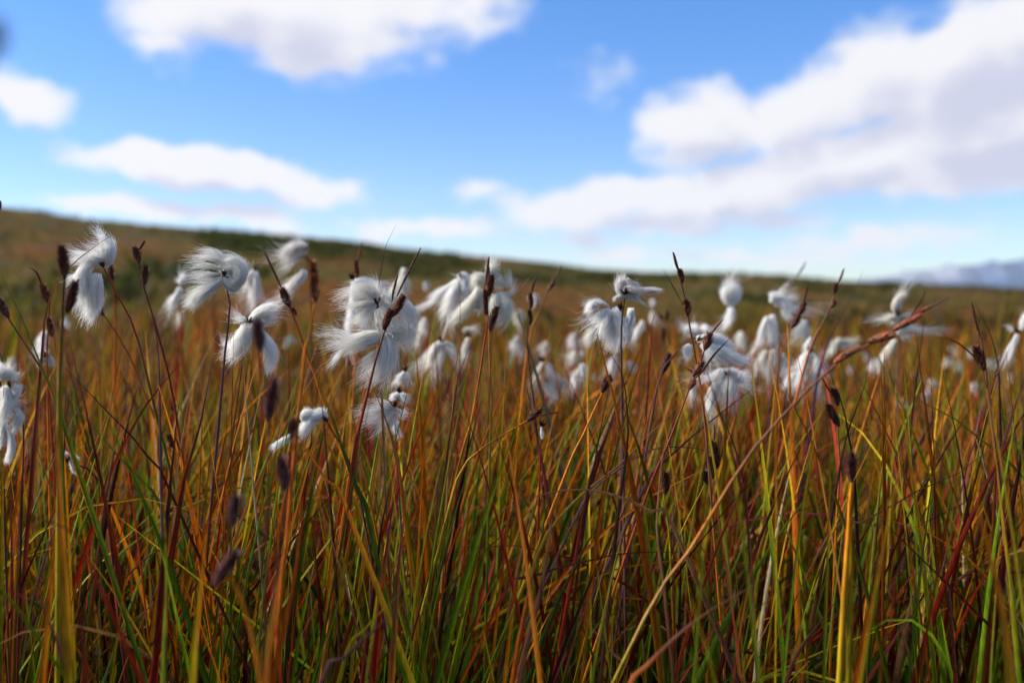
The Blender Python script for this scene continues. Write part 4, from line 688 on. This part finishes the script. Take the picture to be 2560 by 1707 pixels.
def grass_mass(x, y, r, rows, cols, name, hmean=.300, cap=True, classes=None):
    n = len(x); z0 = terrain(x, y)
    patch = np.sin(x * 2.3 + 1) * np.cos(y * 1.9) * .5 + .5
    H = np.clip(rng.normal(hmean, .055, n), .08, .43) * (1 - .55 * np.clip((r - 4.5) / 4, 0, 1)) * (.92 + .16 * patch); short = rng.uniform(size=n) < .28; H = np.where(short, H * rng.uniform(.35, .8, n), H)
    tall = (rng.uniform(size=n) < np.where(r < 2.2, .075, .03)); H = np.where(tall, H + rng.uniform(.02, .08, n), H)
    ph = rng.normal(.35, 1.5, n); dirx, diry = np.cos(ph), np.sin(ph) * .7
    th0 = np.abs(rng.normal(0, .17, n)); th0 = np.where((rng.uniform(size=n) < .12) & (r > .55), th0 + rng.uniform(.25, .85, n), th0); k1 = np.abs(rng.normal(0, .24, n)); bent = (rng.uniform(size=n) < .18) & (r > .60) & ~tall; k1 = np.where(bent, k1 + rng.uniform(.5, 1.9, n), k1)
    side = rng.normal(0, .16, n)
    if cap:
        yc = np.where(tall, rng.uniform(720, 830, n), np.clip(rng.normal(885, 75, n), 790, 1200)) + np.clip((.52 - r) * 1400, 0, 420)
        zc = CAM_Z - (yc - HOR) / FPX * np.hypot(x, y) * np.cos(np.arctan2(x, y)); H = np.where(r < 1.6, np.minimum(H, np.maximum(zc - z0, .06) / np.cos(th0 + k1 * .3)), H)
    t = np.linspace(0, 1, rows); th = th0[:, None] + k1[:, None] * t[None] ** 1.9; ds = H[:, None] / (rows - 1)
    sx = np.sin(th); cz = np.cos(th)
    def cum(v): return np.concatenate([np.zeros((n, 1)), np.cumsum((v[:, 1:] + v[:, :-1]) / 2, 1)], 1) * ds
    hx = cum(sx); hz = cum(cz); wob = side[:, None] * H[:, None] * t[None] ** 2
    Pt = np.stack([x[:, None] + hx * dirx[:, None] - wob * diry[:, None], y[:, None] + hx * diry[:, None] + wob * dirx[:, None], z0[:, None] - .004 + hz], -1)
    far = np.maximum(r, 1.0); far = 1 + (far - 1) * .62
    w = np.clip(rng.lognormal(-.12, .42, n), .36, 1.9) * .00122 * far * np.clip(r / .62, .5, 1)
    W = w[:, None] * (np.clip((1.03 - t) * 2.9, 0.05, 1) * np.clip(.7 + t, 0, 1))[None]
    fw = np.clip((r - .7) / 1.3, 0, 1)[:, None]; pw = CW / CW.sum() * (1 - fw) + CWF / CWF.sum() * fw
    cl = (pw.cumsum(1) > rng.uniform(size=n)[:, None]).argmax(1)
    if classes: cl = rng.integers(0, len(classes), n)
    R_ = np.stack([ramp(c, rows) for c in (classes or CLS)]); tq = t[None] * np.where(r < .55, .62, np.where(r < .9, .84, 1.0))[:, None] * (rows - 1); i0 = np.clip(tq.astype(int), 0, rows - 2); ff = (tq - i0)[..., None]
    Cb = R_[cl]; ar = np.arange(n)[:, None]; C = (Cb[ar, i0] * (1 - ff) + Cb[ar, i0 + 1] * ff) * np.exp(.42 * rng.normal(size=(n, 1, 1))) * (1 + .14 * rng.normal(size=(n, rows, 1)))
    V, F, C = ribbons(Pt, W, np.clip(C, .003, .8), np.stack([rng.normal(size=n), rng.normal(size=n) - .8, rng.normal(size=n) * .2], 1), .5, cols)
    C = C * np.array([.78, .82, .74])
    o = mesh_obj(name, V, F, C, M_LEAF); o['kind'] = 'stuff'; return o
def shoots(n0, r0, r1, a0, a1, leaves, spread, gap=-.12, **k):
    x, y, r = polar(n0, r0, r1, a0, a1, **k)
    f = np.sin(x * 31 + 4 * np.sin(y * 9)) * np.sin(y * 27 + 3 * np.sin(x * 11)) + .6 * np.sin(x * 13 + 1) * np.cos(y * 15) + .35 * rng.normal(size=len(x)); ok = (f > gap) | (r > 2.2); x, y, r = x[ok], y[ok], r[ok]
    x = np.repeat(x, leaves); y = np.repeat(y, leaves)
    x = x + rng.normal(0, spread, len(x)) * np.maximum(1, np.repeat(r, leaves)); y = y + rng.normal(0, spread, len(y)) * np.maximum(1, np.repeat(r, leaves))
    return x, y, np.hypot(x, y)
DEN = 5200
o = grass_mass(*shoots(DEN, .30, 2.2, R(-46), R(46), 3, .011), 11, 3, 'grass'); o['label'] = 'red green and orange sedge blades of the near meadow'
o = grass_mass(*shoots(2900 * 1.1, 2.2, 8.5, R(-40), R(40), 3, .012), 6, 2, 'grass', .27); o['label'] = 'brown and orange sedge of the meadow farther back'
o = grass_mass(*shoots(3600, .36, 1.9, R(-46), R(46), 3, .012, .05), 8, 2, 'grass', .135, True, ['gggG', 'gGGG', 'ggGy', 'mgg', 'gGGy', 'kmr', 'nbb', 'gGGG']); o['label'] = 'short dark green undergrowth between the sedge stems'
xs, ys, rs_ = shoots(1800, .35, 6, R(46), R(314), 3, .012); o = grass_mass(xs, ys, rs_, 7, 2, 'grass', .26, False); o['label'] = 'sedge of the meadow around the viewpoint'

def litter():
    x, y, r = polar(5200, .66, 3.0, R(-44), R(44), knee=1.3); n = len(x); z0 = terrain(x, y); m = 8; t = np.linspace(0, 1, m)
    Ln = rng.uniform(.03, .17, n); ph = rng.uniform(0, 6.28, n); h0 = np.minimum(rng.exponential(.042, n), .10); arch = rng.uniform(-.02, .07, n); sl = rng.normal(0, .18, n); cv = rng.normal(0, .8, n)
    a = ph[:, None] + cv[:, None] * t[None]; st = Ln[:, None] / m
    px_ = x[:, None] + np.cumsum(np.cos(a) * st, 1); py_ = y[:, None] + np.cumsum(np.sin(a) * st, 1)
    pz = np.maximum(z0[:, None] + h0[:, None] + arch[:, None] * np.sin(np.pi * t)[None] + sl[:, None] * Ln[:, None] * t[None], z0[:, None] + .001) + rng.normal(0, .0012, (n, m))
    w = rng.uniform(.0003, .0009, n) * np.maximum(1, r); W = w[:, None] * np.sin(np.pi * np.clip(t * .85 + .1, 0, 1))[None]
    R_ = np.stack([ramp(c, m) for c in ('sst', 'tst', 'wst', 'bbt', 'nbn', 'pbt', 'bnm', 'nnb')]); C = R_[rng.choice(8, n, p=[.14, .13, .05, .18, .18, .1, .12, .1])] * rng.uniform(.55, 1.1, (n, 1, 1))
    V, F, C = ribbons(np.stack([px_, py_, pz], -1), W, C, rng.normal(size=(n, 3)), .4, 2); o = mesh_obj('dead_grass', V, F, C, M_DEAD); o['kind'] = 'stuff'; o['label'] = 'pale dead straw tangled at the foot of the sedge'
litter()

def moor():
    """tussocks and low heath covering the hillside"""
    r = np.exp(rng.uniform(np.log(5.5), np.log(185), 36000)); a = rng.uniform(R(-52), R(48), 36000); x, y = r * np.sin(a), r * np.cos(a)
    D = lerp_tab(np.degrees(a), DTAB); ok = r < D * 1.04; x, y, r, a = x[ok], y[ok], r[ok], a[ok]; n = len(x); z0 = terrain(x, y)
    pn = .6 * np.sin(x * .21 + 1.2) * np.cos(y * .16 + .5) + .75 * np.sin(x * .62 - y * .17 + 2 * np.sin(y * .08)) + .6 * np.sin(x * 1.25 + y * .21 + 1.5 * np.sin(x * .3)) + .35 * np.sin(x * .09 + y * .13 + 2) + .35 * rng.normal(size=n)
    px_ = 1280 + FPX * np.tan(a); py_ = HOR - FPX * (z0 - CAM_Z) / np.maximum(y, 1)
    shrub = ((np.abs(px_ - 840) < 330) & (np.abs(py_ - (600 + (px_ - 500) * .10)) < 26) & (pn > -.2)) | (pn > 1.3)
    cols = np.where(pn[:, None] > .75, np.array([[.040, .052, .006]]), np.where(pn[:, None] > .1, np.array([[.115, .095, .013]]), np.where(pn[:, None] > -.7, np.array([[.155, .098, .020]]), np.array([[.20, .080, .020]]))))
    cols = np.where(shrub[:, None], np.array([[.030, .037, .005]]), cols) * rng.uniform(.65, 1.4, (n, 1)); straw = rng.uniform(size=n) < .05; cols = np.where(straw[:, None], np.array([[.16, .12, .06]]) * rng.uniform(.6, 1.2, (n, 1)), cols)
    nb = 9; h = np.where(shrub, .46, .15) * rng.uniform(.5, 1.3, n) * (.55 + .003 * r); sp = np.where(shrub, .45, .16) * (.6 + .012 * r)
    X = np.repeat(x, nb); Y = np.repeat(y, nb); Zb = np.repeat(z0, nb); hh = np.repeat(h, nb) * rng.uniform(.4, 1, n * nb); ss = np.repeat(sp, nb); rr_ = np.repeat(r, nb)
    dx, dy = rng.normal(0, 1, n * nb) * ss * .6, rng.normal(0, 1, n * nb) * ss * .6
    base = np.stack([X + dx, Y + dy, terrain(X + dx, Y + dy) - .02], -1); tip = base + np.stack([rng.normal(.15, .5, n * nb) * hh, rng.normal(0, .5, n * nb) * hh, hh], -1); mid = (base + tip) / 2 + rng.normal(0, .08, (n * nb, 3)) * hh[:, None]
    Pt = np.stack([base, mid, tip], 1); w = (hh * .10 + .004 * (1 + rr_ * .05)); W = np.stack([w * .7, w, w * .12], 1)
    C = np.repeat(cols, nb, 0)[:, None] * np.array([.8, 1, 1.25])[None, :, None] * rng.uniform(.75, 1.25, (n * nb, 1, 1))
    V, F, C = ribbons(Pt, W, np.clip(C, 0, .6), np.stack([rng.normal(size=n * nb), -np.ones(n * nb), rng.normal(size=n * nb) * .3], 1), .3, 2)
    o = mesh_obj('moor_vegetation', V, F, C, M_MOOR, smooth=False); o['kind'] = 'stuff'; o['label'] = 'olive and rust coloured heath and dark low shrubs on the hillside'
moor()
